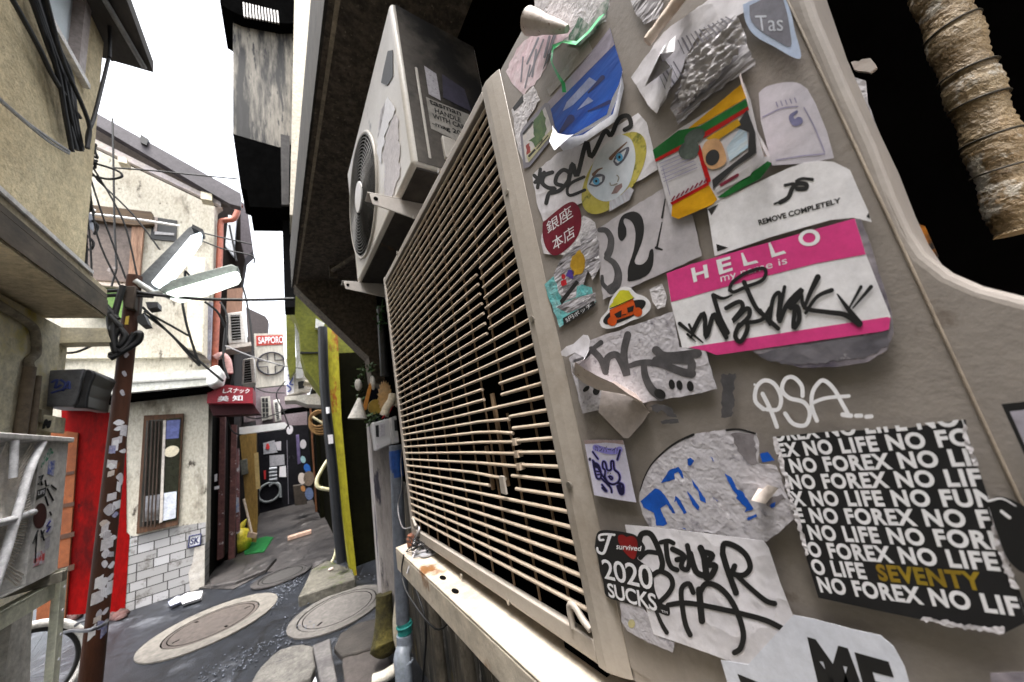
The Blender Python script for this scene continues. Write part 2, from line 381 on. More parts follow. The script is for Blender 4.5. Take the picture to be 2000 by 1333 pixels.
p_torn = pap('torn_white_paper', (.68, .65, .68), (.46, .44, .47), scale=70, rough=.8, bump=.5, wrinkle=110, spots=((.10, .09, .1), .66, 90, .05))
p_foil = pap('crumpled_grey_foil', (.46, .44, .47), (.13, .12, .135), scale=70, rough=.6, bump=1., wrinkle=75, stretch=(1, .5, 1.6), spots=((.74, .72, .76), .60, 80, .03), spots2=((.03, .028, .03), .64, 60, .03), contrast=.14)
p_dark = pap('dark_weathered_print', (.07, .06, .085), (.30, .27, .30), scale=60, rough=.6, contrast=.15)
p_brown = pap('stained_brown_paper', (.30, .20, .13), (.55, .47, .40), scale=60, rough=.7, bump=.5)
p_cream = pap('dirty_cream_paper', (.66, .60, .56), (.48, .40, .36), scale=50, rough=.6, spots=((.2, .12, .09), .62, 160, .04))
# ---------------------------------------------------------------- stickers, top to bottom
o = sticker('torn_sticker', 'pale grey torn paper along the top edge of the panel behind the paper cone', [(1046, -20), (1195, -20), (1184, 42), (1150, 62), (1112, 84), (1070, 60), (1040, 40)], p_torn, torn=2)
o = sticker('torn_sticker', 'torn pink and white paper with dark slanting print, under the dirty paper cone', [(1048, 62), (1010, 95), (988, 140), (1000, 163), (1024, 186), (1056, 152), (1078, 104), (1118, 62), (1095, 48)], pap('pink_white_paper', (.72, .62, .66), (.60, .40, .46), scale=60), torn=2)
marks('slanted_print', o, k_gray, strokes=[([(1052, 75), (1030, 125)], 4), ([(1062, 78), (1034, 150)], 3), ([(1022, 112), (1018, 160)], 3), ([(1036, 128), (1026, 172)], 3), ([(1048, 98), (1040, 150)], 4), ([(1074, 72), (1064, 112)], 5), ([(1086, 66), (1072, 104)], 5)])
marks('dark_gash', o, k_black, polys=[[(1088, 62), (1080, 70), (1060, 138), (1072, 118)]])
o = sticker('torn_sticker', 'ragged dark printed scrap with bright green torn edge near the panel top', [(1108, 88), (1116, 62), (1132, 32), (1150, 48), (1176, 6), (1190, -6), (1184, 34), (1160, 66), (1132, 90)], pap('dark_green_print', (.02, .10, .05), (.45, .45, .44), scale=90, contrast=.1), torn=2)
g = pap('green_film', (.02, .50, .16), (.01, .36, .10), rough=.3)
strip3('green_edge', [((1186, 30, .003), (1172, 34, .001)), ((1160, 66, .004), (1150, 62, .001)), ((1134, 94, .006), (1128, 82, .001)), ((1112, 92, .009), (1110, 82, .004)), ((1099, 108, .012), (1092, 96, .009)), ((1097, 132, .012), (1090, 128, .010)), ((1105, 152, .009), (1098, 152, .008)), ((1113, 168, .006), (1106, 170, .006)), ((1112, 184, .004), (1104, 184, .004))], g, o)
# blue sticker
o = sticker('blue_sticker', 'glossy blue sticker with a peeling white lower edge near the top of the panel', [(1192, 56), (1201, 88), (1216, 136), (1214, 172), (1200, 226), (1140, 268), (1098, 272), (1080, 240), (1068, 204), (1140, 122)], pap('blue_vinyl', (.006, .03, .20), (.012, .075, .36), scale=18, rough=.3, stretch=(1, .6, 2.5), bump=.15, contrast=.12))
marks('clear_edge', o, pap('lilac_clear_film', (.34, .31, .40), (.26, .24, .30), rough=.3), polys=[[(1192, 56), (1201, 88), (1076, 214), (1068, 204), (1140, 122)]])
marks('pale_reflection', o, mat('reflection_blue', (.34, .36, .48), (.16, .22, .45), rough=.3, scale=40), polys=[[(1152, 152), (1166, 160), (1120, 206), (1100, 218), (1108, 200)], [(1150, 190), (1160, 198), (1128, 216)]])  # pale polygons painted on as a reflection in the glossy vinyl
marks('dark_fold', o, mat('navy_fold', (.006, .012, .10), rough=.4), strokes=[([(1178, 152), (1150, 182)], (9, 3)), ([(1116, 232), (1096, 258)], (15, 6)), ([(1150, 218), (1192, 200)], (3, 8))])
marks('white_margin', o, pap('white_peel', (.80, .80, .84), (.72, .74, .82), rough=.3, bump=.1), polys=[[(1081, 250), (1098, 272), (1140, 264), (1198, 224), (1210, 180), (1216, 150), (1220, 172), (1206, 236), (1150, 274), (1106, 302), (1092, 284)]], up=.0003)
strip3('peeled_edge', [((1080, 246, .001), (1084, 256, .003)), ((1092, 262, .002), (1088, 282, .010)), ((1112, 266, .002), (1104, 302, .014)), ((1140, 262, .002), (1132, 278, .014)), ((1172, 244, .002), (1172, 256, .014)), ((1196, 226, .002), (1204, 234, .012)), ((1206, 200, .002), (1210, 200, .009)), ((1212, 172, .001), (1218, 172, .006)), ((1217, 140, .001), (1219, 142, .002))], pap('white_peel', (.80, .80, .84), (.72, .74, .82), rough=.3, bump=.1), o)
o = sticker('clear_tape', 'strip of dull clear tape beside the blue sticker', [(1150, 80), (1158, 100), (1074, 188), (1068, 172)], pap('dull_tape', (.36, .34, .33), (.30, .28, .27), rough=.3))
o = sticker('torn_sticker', 'small torn white and grey scrap behind the green picture card sticker', [(1000, 216), (1042, 168), (1056, 196), (1030, 236), (1024, 322), (1012, 292)], p_torn, torn=2)
marks('black_stain', o, k_black, polys=[[(1002, 212), (1022, 186), (1024, 200), (1006, 218)]])
o = sticker('picture_card_sticker', 'small card sticker with a dark frame and a leafy green picture', [(1017, 262), (1024, 248), (1066, 202), (1074, 203), (1087, 258), (1083, 268), (1036, 326), (1024, 330)], k_gray)
marks('card_face', o, pap('card_print', (.42, .40, .42), (.62, .58, .55), scale=150, bump=.05), polys=[[(1022, 266), (1066, 210), (1082, 258), (1034, 318), (1028, 318)]], up=.00014)
marks('green_print', o, mat('leafy_green_print', (.03, .09, .035), (.12, .18, .06), rough=.5, scale=160), polys=[rag([(1044, 236), (1060, 214), (1068, 232), (1066, 262), (1054, 296), (1046, 288), (1034, 276), (1046, 268)], 3, 5)], up=.0002)
marks('red_print', o, mat('dull_red_print', (.35, .05, .04), rough=.5), polys=[rag([(1028, 286), (1036, 280), (1038, 298), (1030, 304)], 1.5, 4)], up=.0002)
marks('cream_band', o, mat('cream_band', (.50, .47, .28), rough=.5), polys=[[(1030, 306), (1080, 252), (1082, 260), (1034, 318)]], up=.0002)
marks('tiny_print', o, k_black, strokes=[([(1035, 306), (1046, 294)], 4), ([(1050, 292), (1072, 266)], 2), ([(1024, 262), (1042, 240)], 4)], up=.00026)
# black hand-tagged white sticker
o = sticker('tagged_sticker', 'white sticker with a black hand-drawn star tag, partly under the painted face sticker', [(1041, 343), (1090, 300), (1150, 280), (1248, 222), (1264, 240), (1286, 332), (1254, 352), (1120, 404), (1062, 433), (1050, 398)], p_wrink, torn=1)
C = lambda pts: crop(pts, 3.332, 1000, 240)
marks('hand_tag', o, k_black, strokes=[(C([(155, 390), (215, 325)]), 7), (C([(150, 345), (205, 400)]), 7), (C([(190, 305), (172, 425)]), 7), (C([(268, 325), (215, 345), (205, 395), (240, 425), (285, 432), (245, 465), (228, 525)]), 8),
    (C([(262, 460), (320, 440), (372, 380), (378, 330), (340, 310), (300, 345), (290, 395), (330, 410)]), 8), (C([(375, 380), (400, 270), (430, 345), (490, 130), (522, 225), (610, 60), (650, 85), (700, -20), (760, -40), (780, 20), (740, 50)]), 9), (C([(475, 355), (390, 395), (365, 440), (385, 475), (480, 440)]), 6)])
# painted face
o = sticker('painted_face_sticker', 'oval sticker of a pale painted girl face with blue eyes and yellow hair', ell(1201, 339, 45, 92, 34), pap('yellow_hair_print', (.38, .33, .04), (.55, .47, .12), scale=70, rough=.4, bump=.1, spots=((.16, .17, .03), .56, 60, .08)))
C = lambda pts: crop(pts, 3.332, 1000, 240)
marks('face', o, mat('pale_blue_face', (.48, .56, .64), (.62, .63, .68), rough=.4, scale=30, grain=(120, .09)), polys=[smooth_line(C([(495, 425), (500, 385), (545, 240), (600, 160), (690, 85), (760, 95), (795, 140), (810, 220), (800, 300), (770, 400), (715, 470), (640, 512), (575, 505), (520, 465), (495, 425)]), 4)[:-1]], up=.00014)
marks('neck', o, mat('pale_neck', (.42, .38, .42), (.5, .55, .62), rough=.4, scale=60, stretch=(1, 8, 1)), polys=[C([(640, 515), (720, 470), (770, 420), (800, 440), (770, 505), (640, 580)])], up=.00012)
marks('eye_outline', o, mat('eye_shade', (.10, .10, .13), rough=.5), polys=[[(p.x, p.y) for p in smooth_line(C([(505, 405), (530, 355), (575, 335), (612, 350), (600, 392), (555, 420), (505, 405)]), 4)][:-1], [(p.x, p.y) for p in smooth_line(C([(665, 255), (690, 205), (760, 160), (768, 190), (735, 250), (690, 285), (665, 255)]), 4)][:-1]], up=.0002)
marks('eye_white', o, mat('eye_white', (.62, .66, .72), rough=.4, grain=(120, .09)), polys=[C([(518, 400), (545, 360), (595, 352), (592, 385), (552, 408)]), C([(676, 252), (705, 208), (752, 175), (730, 238), (696, 268)])], up=.00026)
marks('iris', o, mat('blue_iris', (.05, .26, .50), (.12, .4, .62), rough=.3, scale=200), polys=[C(ell(556, 383, 22, 24)), C(ell(707, 228, 22, 27))], up=.00032)
marks('pupil', o, k_black, polys=[C(ell(556, 383, 8, 9)), C(ell(707, 228, 8, 10))], up=.00038)
marks('brow', o, mat('brown_brow', (.17, .09, .06), rough=.5), strokes=[(C([(538, 340), (565, 312), (595, 298)]), (7, 2)), (C([(650, 235), (690, 190), (755, 130)]), (8, 2))], up=.0002)
marks('nose', o, mat('nose_shade', (.28, .27, .24), rough=.5), strokes=[(C([(645, 395), (650, 410), (672, 408)]), 2.5), (C([(690, 345), (702, 360), (695, 385)]), 2.5), (C([(672, 408), (690, 400)]), 3)], up=.0002)
marks('lips', o, mat('grey_lips', (.17, .12, .12), (.3, .2, .2), rough=.3, scale=120), polys=[C([(652, 468), (680, 415), (722, 396), (725, 420), (690, 462)])], up=.0002)
# round red
o = sticker('torn_sticker', 'torn white backing paper around the round dark red sticker', [(1058, 470), (1066, 436), (1130, 432), (1142, 422), (1164, 436), (1166, 448), (1120, 500), (1064, 496)], p_torn, torn=2)
o = sticker('round_red_sticker', 'round dark red sticker with white japanese characters', [(p.x, p.y) for p in smooth_line([(1062, 436), (1085, 416), (1108, 399), (1124, 396), (1135, 412), (1137, 440), (1128, 466), (1108, 488), (1086, 500), (1070, 488), (1062, 462), (1062, 436)], 4)][:-1], pap('dark_red_vinyl', (.20, .012, .03), (.12, .006, .02), rough=.35, bump=.15, wrinkle=30))
words('characters', o, k_white, '銀座', [(1068, 436), (1116, 400), (1122, 424), (1072, 458)])
words('characters', o, k_white, '本店', [(1079, 467), (1122, 440), (1126, 462), (1084, 492)])
# 82 banner
o = sticker('number_sticker', 'dirty white sticker with big black digits 82', [(1167, 449), (1300, 368), (1318, 424), (1354, 420), (1373, 500), (1330, 520), (1180, 586), (1172, 520)], pap('dirty_white_vinyl', (.55, .52, .55), (.36, .34, .37), scale=35, rough=.3, bump=.35, wrinkle=35, spots=((.12, .11, .12), .66, 60, .07)), torn=1)
C = lambda pts: crop(pts, 3.332, 1000, 240)
marks('digit_two', o, k_black, polys=[[(p.x, p.y) for p in smooth_line(C([(697, 690), (708, 640), (735, 600), (800, 580), (850, 610), (868, 690), (850, 790), (805, 905), (850, 925), (890, 890), (905, 835), (928, 830), (925, 930), (880, 1000), (770, 1035), (762, 1000), (765, 940), (800, 830), (812, 720), (790, 650), (745, 625), (735, 650), (752, 690), (750, 740), (722, 772), (700, 745), (697, 690)]), 3)][:-1]])
marks('digit_eight', o, k_fade, strokes=[(C([(580, 700), (622, 705), (652, 755), (648, 820), (632, 860)]), (10, 15)), (C([(620, 880), (672, 915), (700, 980), (690, 1050), (655, 1085)]), (9, 20)), (C([(640, 1090), (600, 1050), (595, 1000)]), (10, 6))])
marks('thin_line', o, k_black, strokes=[(C([(1005, 500), (985, 620)]), (2, 4)), (C([(985, 650), (950, 820)]), (2, 4)), (C([(945, 815), (985, 828)]), (5, 3))])
# wrappers
o = sticker('crumpled_wrapper', 'crumpled silver and yellow sweet wrapper above the teal wrapper', [(1084, 536), (1100, 505), (1124, 482), (1150, 476), (1166, 500), (1150, 530), (1140, 560), (1096, 576)], p_foil, torn=2)
marks('yellow_print', o, mat('yellow_foil', (.60, .38, .04), (.4, .22, .02), rough=.3, scale=80), polys=[rag([(1120, 502), (1136, 488), (1146, 508), (1140, 534), (1122, 540), (1116, 520)], 2, 6)])
marks('red_and_blue_print', o, mat('red_print', (.5, .02, .03), rough=.4), polys=[ell(1103, 541, 4, 5), rag([(1098, 550), (1108, 546), (1110, 556), (1100, 560)], 1, 4)])
marks('violet_print', o, mat('violet_print', (.09, .05, .30), rough=.4), polys=[rag([(1112, 528), (1124, 530), (1122, 546), (1108, 540)], 1, 4)])
o = sticker('teal_wrapper', 'torn teal and white sweet wrapper with a dark label stuck beside the grille', [(1066, 556), (1084, 540), (1096, 574), (1140, 556), (1158, 562), (1167, 590), (1120, 622), (1096, 640), (1084, 610), (1076, 588)], pap('teal_foil', (.05, .40, .42), (.30, .46, .48), scale=60, rough=.25, bump=.8, wrinkle=80), torn=1.5)
marks('white_fold', o, p_foil, polys=[[(1088, 600), (1120, 585), (1166, 572), (1166, 590), (1112, 612)], [(1092, 568), (1130, 548), (1128, 580), (1104, 590)]])
marks('dark_label', o, k_black, polys=[[(1102, 622), (1162, 588), (1166, 596), (1104, 636)], [(1096, 588), (1128, 548), (1134, 552), (1100, 596)]], up=.00016)
words('kana', o, k_white, '5円ポッチ', [(1106, 622), (1156, 592), (1160, 600), (1110, 631)], up=.00022)
o = sticker('torn_sticker', 'crinkled grey torn paper left of the digits', [(1136, 470), (1168, 446), (1176, 520), (1160, 548), (1150, 520)], p_foil, torn=2)
# orange cart sticker
o = sticker('cut_out_sticker', 'white-edged cut-out sticker of an orange box with yellow top', [(p.x, p.y) for p in smooth_line([(1174, 630), (1178, 620), (1190, 606), (1194, 590), (1204, 574), (1216, 562), (1232, 562), (1246, 574), (1262, 580), (1273, 592), (1272, 606), (1256, 620), (1238, 626), (1218, 636), (1196, 642), (1180, 640), (1174, 630)], 4)][:-1], p_white)
marks('black_oval', o, k_black, polys=[ell(1223, 610, 46, 15, -26)], up=.00014)
oran = mat('orange_print', (.62, .09, .012), rough=.4)
marks('orange_box', o, oran, polys=[[(1194, 606), (1240, 584), (1246, 606), (1238, 616), (1206, 626), (1196, 622)], ell(1199, 628, 9, 9), ell(1249, 610, 9, 9)], up=.0002)
marks('yellow_top', o, mat('lime_yellow_print', (.55, .52, .03), rough=.4), polys=[rag([(1193, 602), (1206, 580), (1214, 568), (1232, 568), (1242, 582), (1216, 596)], 1.5, 6)], up=.00026)
marks('dark_lenses', o, k_black, polys=[[(1203, 614), (1218, 606), (1217, 620), (1208, 621)], [(1228, 602), (1242, 597), (1240, 608), (1230, 611)]], strokes=[([(1194, 604), (1242, 583)], 1.5), ([(1219, 616), (1226, 614)], 2)], up=.00032, smooth=False)
o = sticker('paper_scrap', 'tiny pale scrap of peeled paper left of the pink name sticker', [(1272, 566), (1296, 555), (1306, 582), (1302, 600), (1288, 604), (1278, 590)], p_torn, torn=1)
# crumpled foil, barcode paper
o = sticker('barcode_paper', 'peeling white paper with faded barcode near the top right of the panel', [(1236, 154), (1254, 128), (1300, 66), (1420, -20), (1490, -20), (1480, 14), (1424, 46), (1374, 62), (1344, 112), (1332, 150), (1302, 190), (1286, 224), (1268, 206)], p_wrink, torn=1)
marks('barcode', o, k_gray, strokes=[([(1292+i*7.4-(i % 3)*2, 150-i*6.4), (1306+i*7.6, 182-i*7.4)], 1.6+(i*7 % 3)*.9) for i in range(5)]+[([(1328+i*8.5, 82-i*4.0), (1340+i*9.2, 108-i*5.4)], 1.8+(i*5 % 3)*1.1) for i in range(12)], smooth=False)
o = sticker('crumpled_foil', 'big crumpled dark grey foil sheet at the upper right of the panel', [(1352, 112), (1376, 66), (1440, 34), (1456, 64), (1470, 106), (1478, 132), (1452, 148), (1390, 190), (1328, 246), (1312, 214), (1336, 160)], p_foil, torn=3)
cr_ = MB(); rows = []
for i in range(26):
    t = i/25; a = (1350-20*t+random.uniform(-4, 4), 112+118*t); c = (1452+24*t*(1-t)*2-130*max(0, t-.35), 46+130*t+30*max(0, t-.35))
    rows.append([PP((a[0]+(c[0]-a[0])*u, a[1]+(c[1]-a[1])*u), o['off']+.0004+random.uniform(0, .0030)+.002*abs(math.sin(i*.9+u*5))) for u in (j/16 for j in range(17))])
cr_.add([p for r in rows for p in r], [(i*17+j, i*17+j+1, (i+1)*17+j+1, (i+1)*17+j) for i in range(25) for j in range(16)], True); cr_.build('crease_sheet', p_torn, o)
o = strip3('white_curl', [((1300, 92, .002), (1344, 82, .012)), ((1290, 120, .004), (1352, 98, .02)), ((1282, 150, .006), (1346, 124, .018)), ((1272, 178, .008), (1322, 130, .02)), ((1316, 134, .003), (1336, 152, .014)), ((1302, 176, .002), (1322, 176, .008)), ((1290, 212, .001), (1304, 196, .002))], p_white, ac)
tag(o, 'bright white curled flap of torn paper over the barcode')
def cone(name, a, c, ra, rc, m, label, cat, hollow=True):
    P0, P1 = AX(a, XP-.016), AX(c, XP-.006); mb = MB(); n = 8
    mb.tube([P0.lerp(P1, k/n) for k in range(n+1)], [ra+(rc-ra)*k/n+random.uniform(-.0004, .0004) for k in range(n+1)], 18, cap=not hollow)
    if hollow: mb.tube([P0.lerp(P1, k/n) for k in range(n+1)], [(ra+(rc-ra)*k/n)*.86 for k in range(n+1)], 18, cap=False); 
    return tag(mb.build(name, m, ac), label)
cone('paper_cone', (1034, 42), (1108, 57), .0115, .0032, p_cream, 'dirty white rolled paper cone stuck at the top of the air conditioner panel', 'paper cone', False)
cone('paper_roll', (1264, 82), (1336, -14), .0034, .0042, p_brown, 'brown rolled-up strip of torn paper at the top of the panel', 'paper roll', False)
o = sticker('torn_sticker', 'crinkled silver scrap left of the brown paper roll', [(1226, -20), (1310, -20), (1290, 40), (1262, 52), (1248, 34)], p_foil, torn=2)
# guitar pick
o = sticker('pick_sticker', 'pale blue plectrum shaped sticker with old style lettering at the top right of the panel', [(p.x, p.y) for p in smooth_line([(1455, 14), (1484, 0), (1520, -20), (1545, 20), (1556, 66), (1568, 112), (1556, 118), (1516, 96), (1478, 74), (1460, 46), (1455, 14)], 4)][:-1], pap('pale_blue_vinyl', (.45, .53, .68), (.34, .42, .6), rough=.35, bump=.1))
marks('dark_field', o, mat('slate_print', (.13, .13, .17), (.20, .20, .24), rough=.4, scale=30), polys=[[(p.x, p.y) for p in smooth_line([(1468, 16), (1492, 4), (1522, -16), (1538, 20), (1546, 60), (1548, 96), (1520, 84), (1488, 64), (1470, 42), (1468, 16)], 4)][:-1]])
words('lettering', o, mat('silver_letter', (.6, .63, .72), rough=.4), 'Tas', [(1478, 36), (1530, 34), (1536, 66), (1488, 66)], up=.0002, shear=.2)
# cream round-top sticker
o = sticker('arched_sticker', 'faded off-white sticker with rounded top and a blue comma shape', [(p.x, p.y) for p in smooth_line([(1486, 186), (1500, 174), (1530, 166), (1560, 166), (1580, 178)], 4)]+[(1596, 206), (1618, 260), (1632, 312), (1580, 322), (1512, 326), (1490, 240)], pap('faded_lilac_paper', (.50, .47, .52), (.42, .40, .46), scale=50, rough=.6, bump=.1))
marks('blue_line', o, k_lav, strokes=[([(1494, 232), (1530, 216), (1562, 212)], 2.5), ([(1574, 214), (1596, 256), (1614, 300)], 2.5), ([(1520, 316), (1570, 308), (1614, 304)], 2.5)]+[([(1520+i*9, 204-i*2), (1523+i*9, 212-i*2)], 2.5) for i in range(5)])
marks('comma_shape', o, mat('slate_blue_print', (.10, .10, .22), (.2, .2, .34), rough=.5, scale=80), strokes=[([(1560, 222), (1549, 232), (1556, 244), (1564, 240)], (5, 16))])
# remove completely
C = lambda pts: crop(pts, 3.173, 1260, 300)
o = sticker('white_sticker', 'white sticker printed REMOVE COMPLETELY with a small black figure', C([(400, 345), (470, 300), (790, 150), (900, 100), (1000, 65), (1090, 55), (1180, 62), (1280, 112), (1330, 230), (1390, 360), (1412, 432), (1300, 405), (1160, 418), (800, 520), (445, 640)]), p_white)
words('printed_words', o, k_black, 'REMOVE COMPLETELY', C([(712, 418), (1222, 280), (1226, 312), (722, 452)]), bold=.035)
marks('small_figure', o, k_black, strokes=[(C([(850, 310), (900, 280), (925, 225), (960, 195), (1010, 200), (1005, 225), (955, 228)]), 9), (C([(880, 205), (930, 195)]), 6), (C([(950, 180), (985, 165), (1050, 170)]), 6), (C([(815, 320), (860, 300)]), 4)])
marks('corner_triangle', o, k_black, polys=[C([(402, 350), (468, 320), (425, 388)]), C([(455, 565), (530, 588), (462, 612)]), C([(1380, 400), (1395, 375), (1405, 412)])])
# food packet
o = sticker('food_packet_sticker', 'creased colourful food packet stuck on the panel, with green, yellow and red bands', [(1280, 296), (1330, 256), (1400, 212), (1458, 166), (1470, 200), (1484, 260), (1508, 304), (1510, 322), (1490, 352), (1420, 388), (1396, 402), (1330, 430), (1316, 424)], pap('glossy_packet', (.62, .60, .62), (.5, .48, .52), rough=.2, bump=.3, wrinkle=35))
def band(nm, m, p, up): marks(nm, o, m, polys=p, up=up)
band('yellow_band', pap('yellow_packet', (.68, .36, .015), (.55, .27, .01), rough=.25, scale=30), [[(1340, 262), (1456, 166), (1462, 196), (1380, 244)], [(1318, 402), (1390, 364), (1406, 392), (1396, 402), (1330, 430), (1316, 424)]], .00014)
band('green_band', pap('green_packet', (.02, .17, .04), (.01, .08, .02), rough=.25, scale=40), [[(1280, 296), (1330, 258), (1372, 250), (1462, 198), (1466, 212), (1390, 264), (1284, 314)], [(1406, 388), (1504, 318), (1512, 322), (1490, 352), (1420, 388)]], .0002)
band('red_band', mat('red_packet', (.48, .015, .015), rough=.25), [[(1284, 314), (1380, 262), (1466, 212), (1468, 219), (1386, 270), (1286, 319)], [(1365, 292), (1372, 286), (1394, 356), (1386, 362)], [(1314, 398), (1388, 358), (1390, 364), (1318, 403)]], .00026)
band('black_band', k_black, [[(1440, 252), (1464, 218), (1480, 262), (1482, 302), (1440, 330), (1398, 372), (1396, 354), (1440, 320), (1466, 300), (1468, 262)]], .0003)
band('amber_band', mat('amber_packet', (.62, .34, .02), rough=.25), [[(1384, 274), (1446, 236), (1452, 248), (1400, 282)]], .00034)
band('tan_shape', mat('tan_print', (.60, .36, .20), (.52, .3, .15), rough=.3), [[(p.x, p.y) for p in smooth_line([(1376, 296), (1384, 280), (1404, 274), (1416, 286), (1424, 312), (1418, 326), (1396, 334), (1382, 322), (1376, 296)], 4)][:-1]], .00038)
band('dark_oval', k_black, [ell(1397, 311, 13, 16, 25)], .00044)
band('blue_sky_print', mat('pale_blue_print', (.28, .46, .62), (.6, .66, .7), rough=.3, scale=60, stretch=(1, 1, 6)), [[(1424, 292), (1450, 256), (1464, 262), (1466, 292), (1430, 318)]], .00036)
band('herb_print', mat('dark_herb_print', (.02, .03, .025), (.10, .13, .11), rough=.5, scale=200), [rag(ell(1351, 296, 21, 17, -30), 3, 5), rag(ell(1362, 270, 22, 13, -30), 3, 5)], .00036)
band('small_panel', mat('packet_white', (.68, .66, .68), rough=.25), [[(1402, 370), (1470, 328), (1484, 322), (1470, 346), (1406, 378)]], .0004)
marks('packet_print', o, k_lav, strokes=[([(1294+i*1.6, 322+i*7), (1352+i*3, 298+i*6.4)], 1.6) for i in range(6)]+[([(1300, 330), (1314, 384)], 1.4)], up=.0003)
marks('red_lettering', o, mat('maroon_print', (.22, .01, .04), rough=.4), strokes=[([(1318+i*9, 394-i*5.0), (1323+i*9, 386-i*5.0)], 3) for i in range(8)]+[([(1414, 364), (1446, 345)], 6)], up=.00046)
strip3('rolled_edge', [((1452, 148, .004), (1462, 166, .012)), ((1466, 190, .006), (1474, 192, .016)), ((1474, 222, .006), (1488, 224, .018)), ((1486, 262, .006), (1500, 262, .018)), ((1494, 298, .004), (1508, 300, .014)), ((1496, 310, .003), (1510, 314, .008))], pap('pale_rolled_edge', (.62, .52, .50), (.5, .42, .4), rough=.4), o)
# dark oval under HELLO
o = sticker('rounded_dark_sticker', 'large rounded dark blue and grey weathered sticker under the pink name sticker', [(1500, 640), (1640, 440), (1684, 430), (1700, 470), (1722, 540), (1744, 610), (1748, 650), (1736, 682), (1700, 706), (1640, 716), (1570, 718), (1500, 700), (1474, 686)], p_dark, torn=1)
marks('grey_wear', o, pap('dark_grey_wear', (.16, .15, .17), (.05, .047, .06), scale=60, rough=.7, spots=((.42, .40, .43), .62, 50, .06)), polys=[rag([(1482, 690), (1560, 676), (1660, 662), (1740, 640), (1736, 676), (1690, 700), (1570, 712), (1504, 704)], 4, 9)])
# hello
C = lambda pts: crop(pts, 3.173, 1260, 300)
o = sticker('name_sticker', 'large pink and white name sticker reading HELLO with a black scrawled tag', C([(150, 745), (300, 690), (1310, 410), (1345, 520), (1378, 630), (1530, 1010), (1520, 1090), (1480, 1102), (460, 1248), (370, 1215), (245, 1200), (175, 920)]), p_white)
pink = pap('pink_print', (.66, .055, .24), (.58, .045, .2), rough=.35, bump=.12, wrinkle=25)
marks('pink_band', o, pink, polys=[C([(150, 745), (300, 690), (1310, 410), (1345, 520), (1378, 630), (1080, 684), (620, 800), (178, 922)]), C([(285, 1200), (700, 1138), (1100, 1076), (1510, 1014), (1530, 1020), (1520, 1090), (1480, 1102), (460, 1248), (400, 1225)])])
for ch, q in (('H', [(300, 715), (400, 690), (412, 770), (318, 802)]), ('E', [(456, 665), (545, 640), (560, 728), (476, 755)]), ('L', [(610, 622), (645, 612), (720, 680), (628, 703)]), ('L', [(778, 560), (818, 548), (890, 622), (800, 650)]), ('O', [(952, 498), (1080, 462), (1112, 566), (980, 590)])):
    words('letter', o, k_white, ch, C(q), up=.00018, bold=.03)
words('printed_words', o, k_white, 'my name is', C([(480, 755), (890, 645), (900, 700), (490, 815)]), up=.00018)
marks('scrawled_tag', o, k_black, strokes=[(C(a), wd) for a, wd in [([(232, 1055), (300, 1110), (375, 1170)], (8, 3)), ([(290, 1060), (312, 1110), (300, 1140)], 5), ([(280, 1120), (330, 1165)], (5, 2)), ([(310, 1110), (380, 990), (395, 1140), (440, 1000), (470, 1050), (520, 1140)], 9),
    ([(440, 880), (500, 900), (555, 880)], (9, 3)), ([(440, 880), (480, 1010), (530, 1110)], 9), ([(540, 850), (560, 800), (640, 745), (740, 715), (765, 740), (740, 790), (640, 830), (570, 860), (545, 850)], 7), ([(520, 960), (600, 920), (620, 960), (560, 1040), (650, 960), (660, 1010), (590, 1080), (640, 1040), (650, 1090), (610, 1165), (575, 1130), (600, 1060)], 9),
    ([(630, 800), (700, 950), (760, 1010), (840, 1085)], 9), ([(640, 1050), (740, 1030), (790, 960)], 8), ([(730, 970), (790, 1060)], 6), ([(790, 1020), (810, 900), (850, 870), (840, 1010)], 8), ([(840, 1030), (880, 830)], 7), ([(850, 1040), (900, 930), (985, 845), (960, 900), (910, 960), (960, 950), (970, 1030), (935, 1080), (945, 950)], 9),
    ([(1000, 960), (1040, 860), (1085, 770)], (6, 12)), ([(1010, 990), (1080, 890), (1170, 850)], (6, 9)), ([(985, 880), (1010, 960), (1150, 985), (1250, 1000), (1330, 1050)], (7, 12)), ([(1205, 875), (1260, 950), (1340, 1055)], (3, 14)), ([(1280, 955), (1350, 830)], (4, 7)), ([(1300, 960), (1412, 830)], (3, 8))]], up=.0003)
# grey tagged
C = lambda pts: crop(pts, 3.333, 1080, 600)
o = sticker('tagged_sticker', 'grey weathered sticker with a smudged black marker tag under the pink name sticker', C([(120, 330), (260, 215), (800, 30), (840, 260), (1012, 288), (1050, 410), (1085, 530), (860, 580), (640, 612), (210, 690), (165, 510)]), p_grey, torn=1)
marks('marker_tag', o, k_fade, strokes=[(C(a), wd) for a, wd in [([(270, 275), (330, 340), (360, 420)], 13), ([(160, 350), (220, 330), (280, 270), (330, 230)], (6, 10)), ([(360, 400), (375, 330), (430, 310), (470, 370), (500, 440), (480, 300), (505, 180)], 14), ([(520, 380), (600, 360), (720, 370), (860, 420), (920, 430)], (10, 18)), ([(690, 280), (760, 320), (960, 300)], 17), ([(690, 345), (900, 345), (920, 400)], 16), ([(610, 380), (620, 450), (660, 530), (720, 580)], (12, 18))]])
marks('ink_dot', o, k_black, polys=[C(ell(792, 500, 20, 32, -10)), C(ell(842, 505, 20, 32, -10)), C(ell(912, 512, 22, 34, -10)), C(ell(715, 562, 40, 30, 30)), C(ell(235, 530, 26, 14, -40)), C(ell(300, 545, 22, 26, 20))], up=.00016)
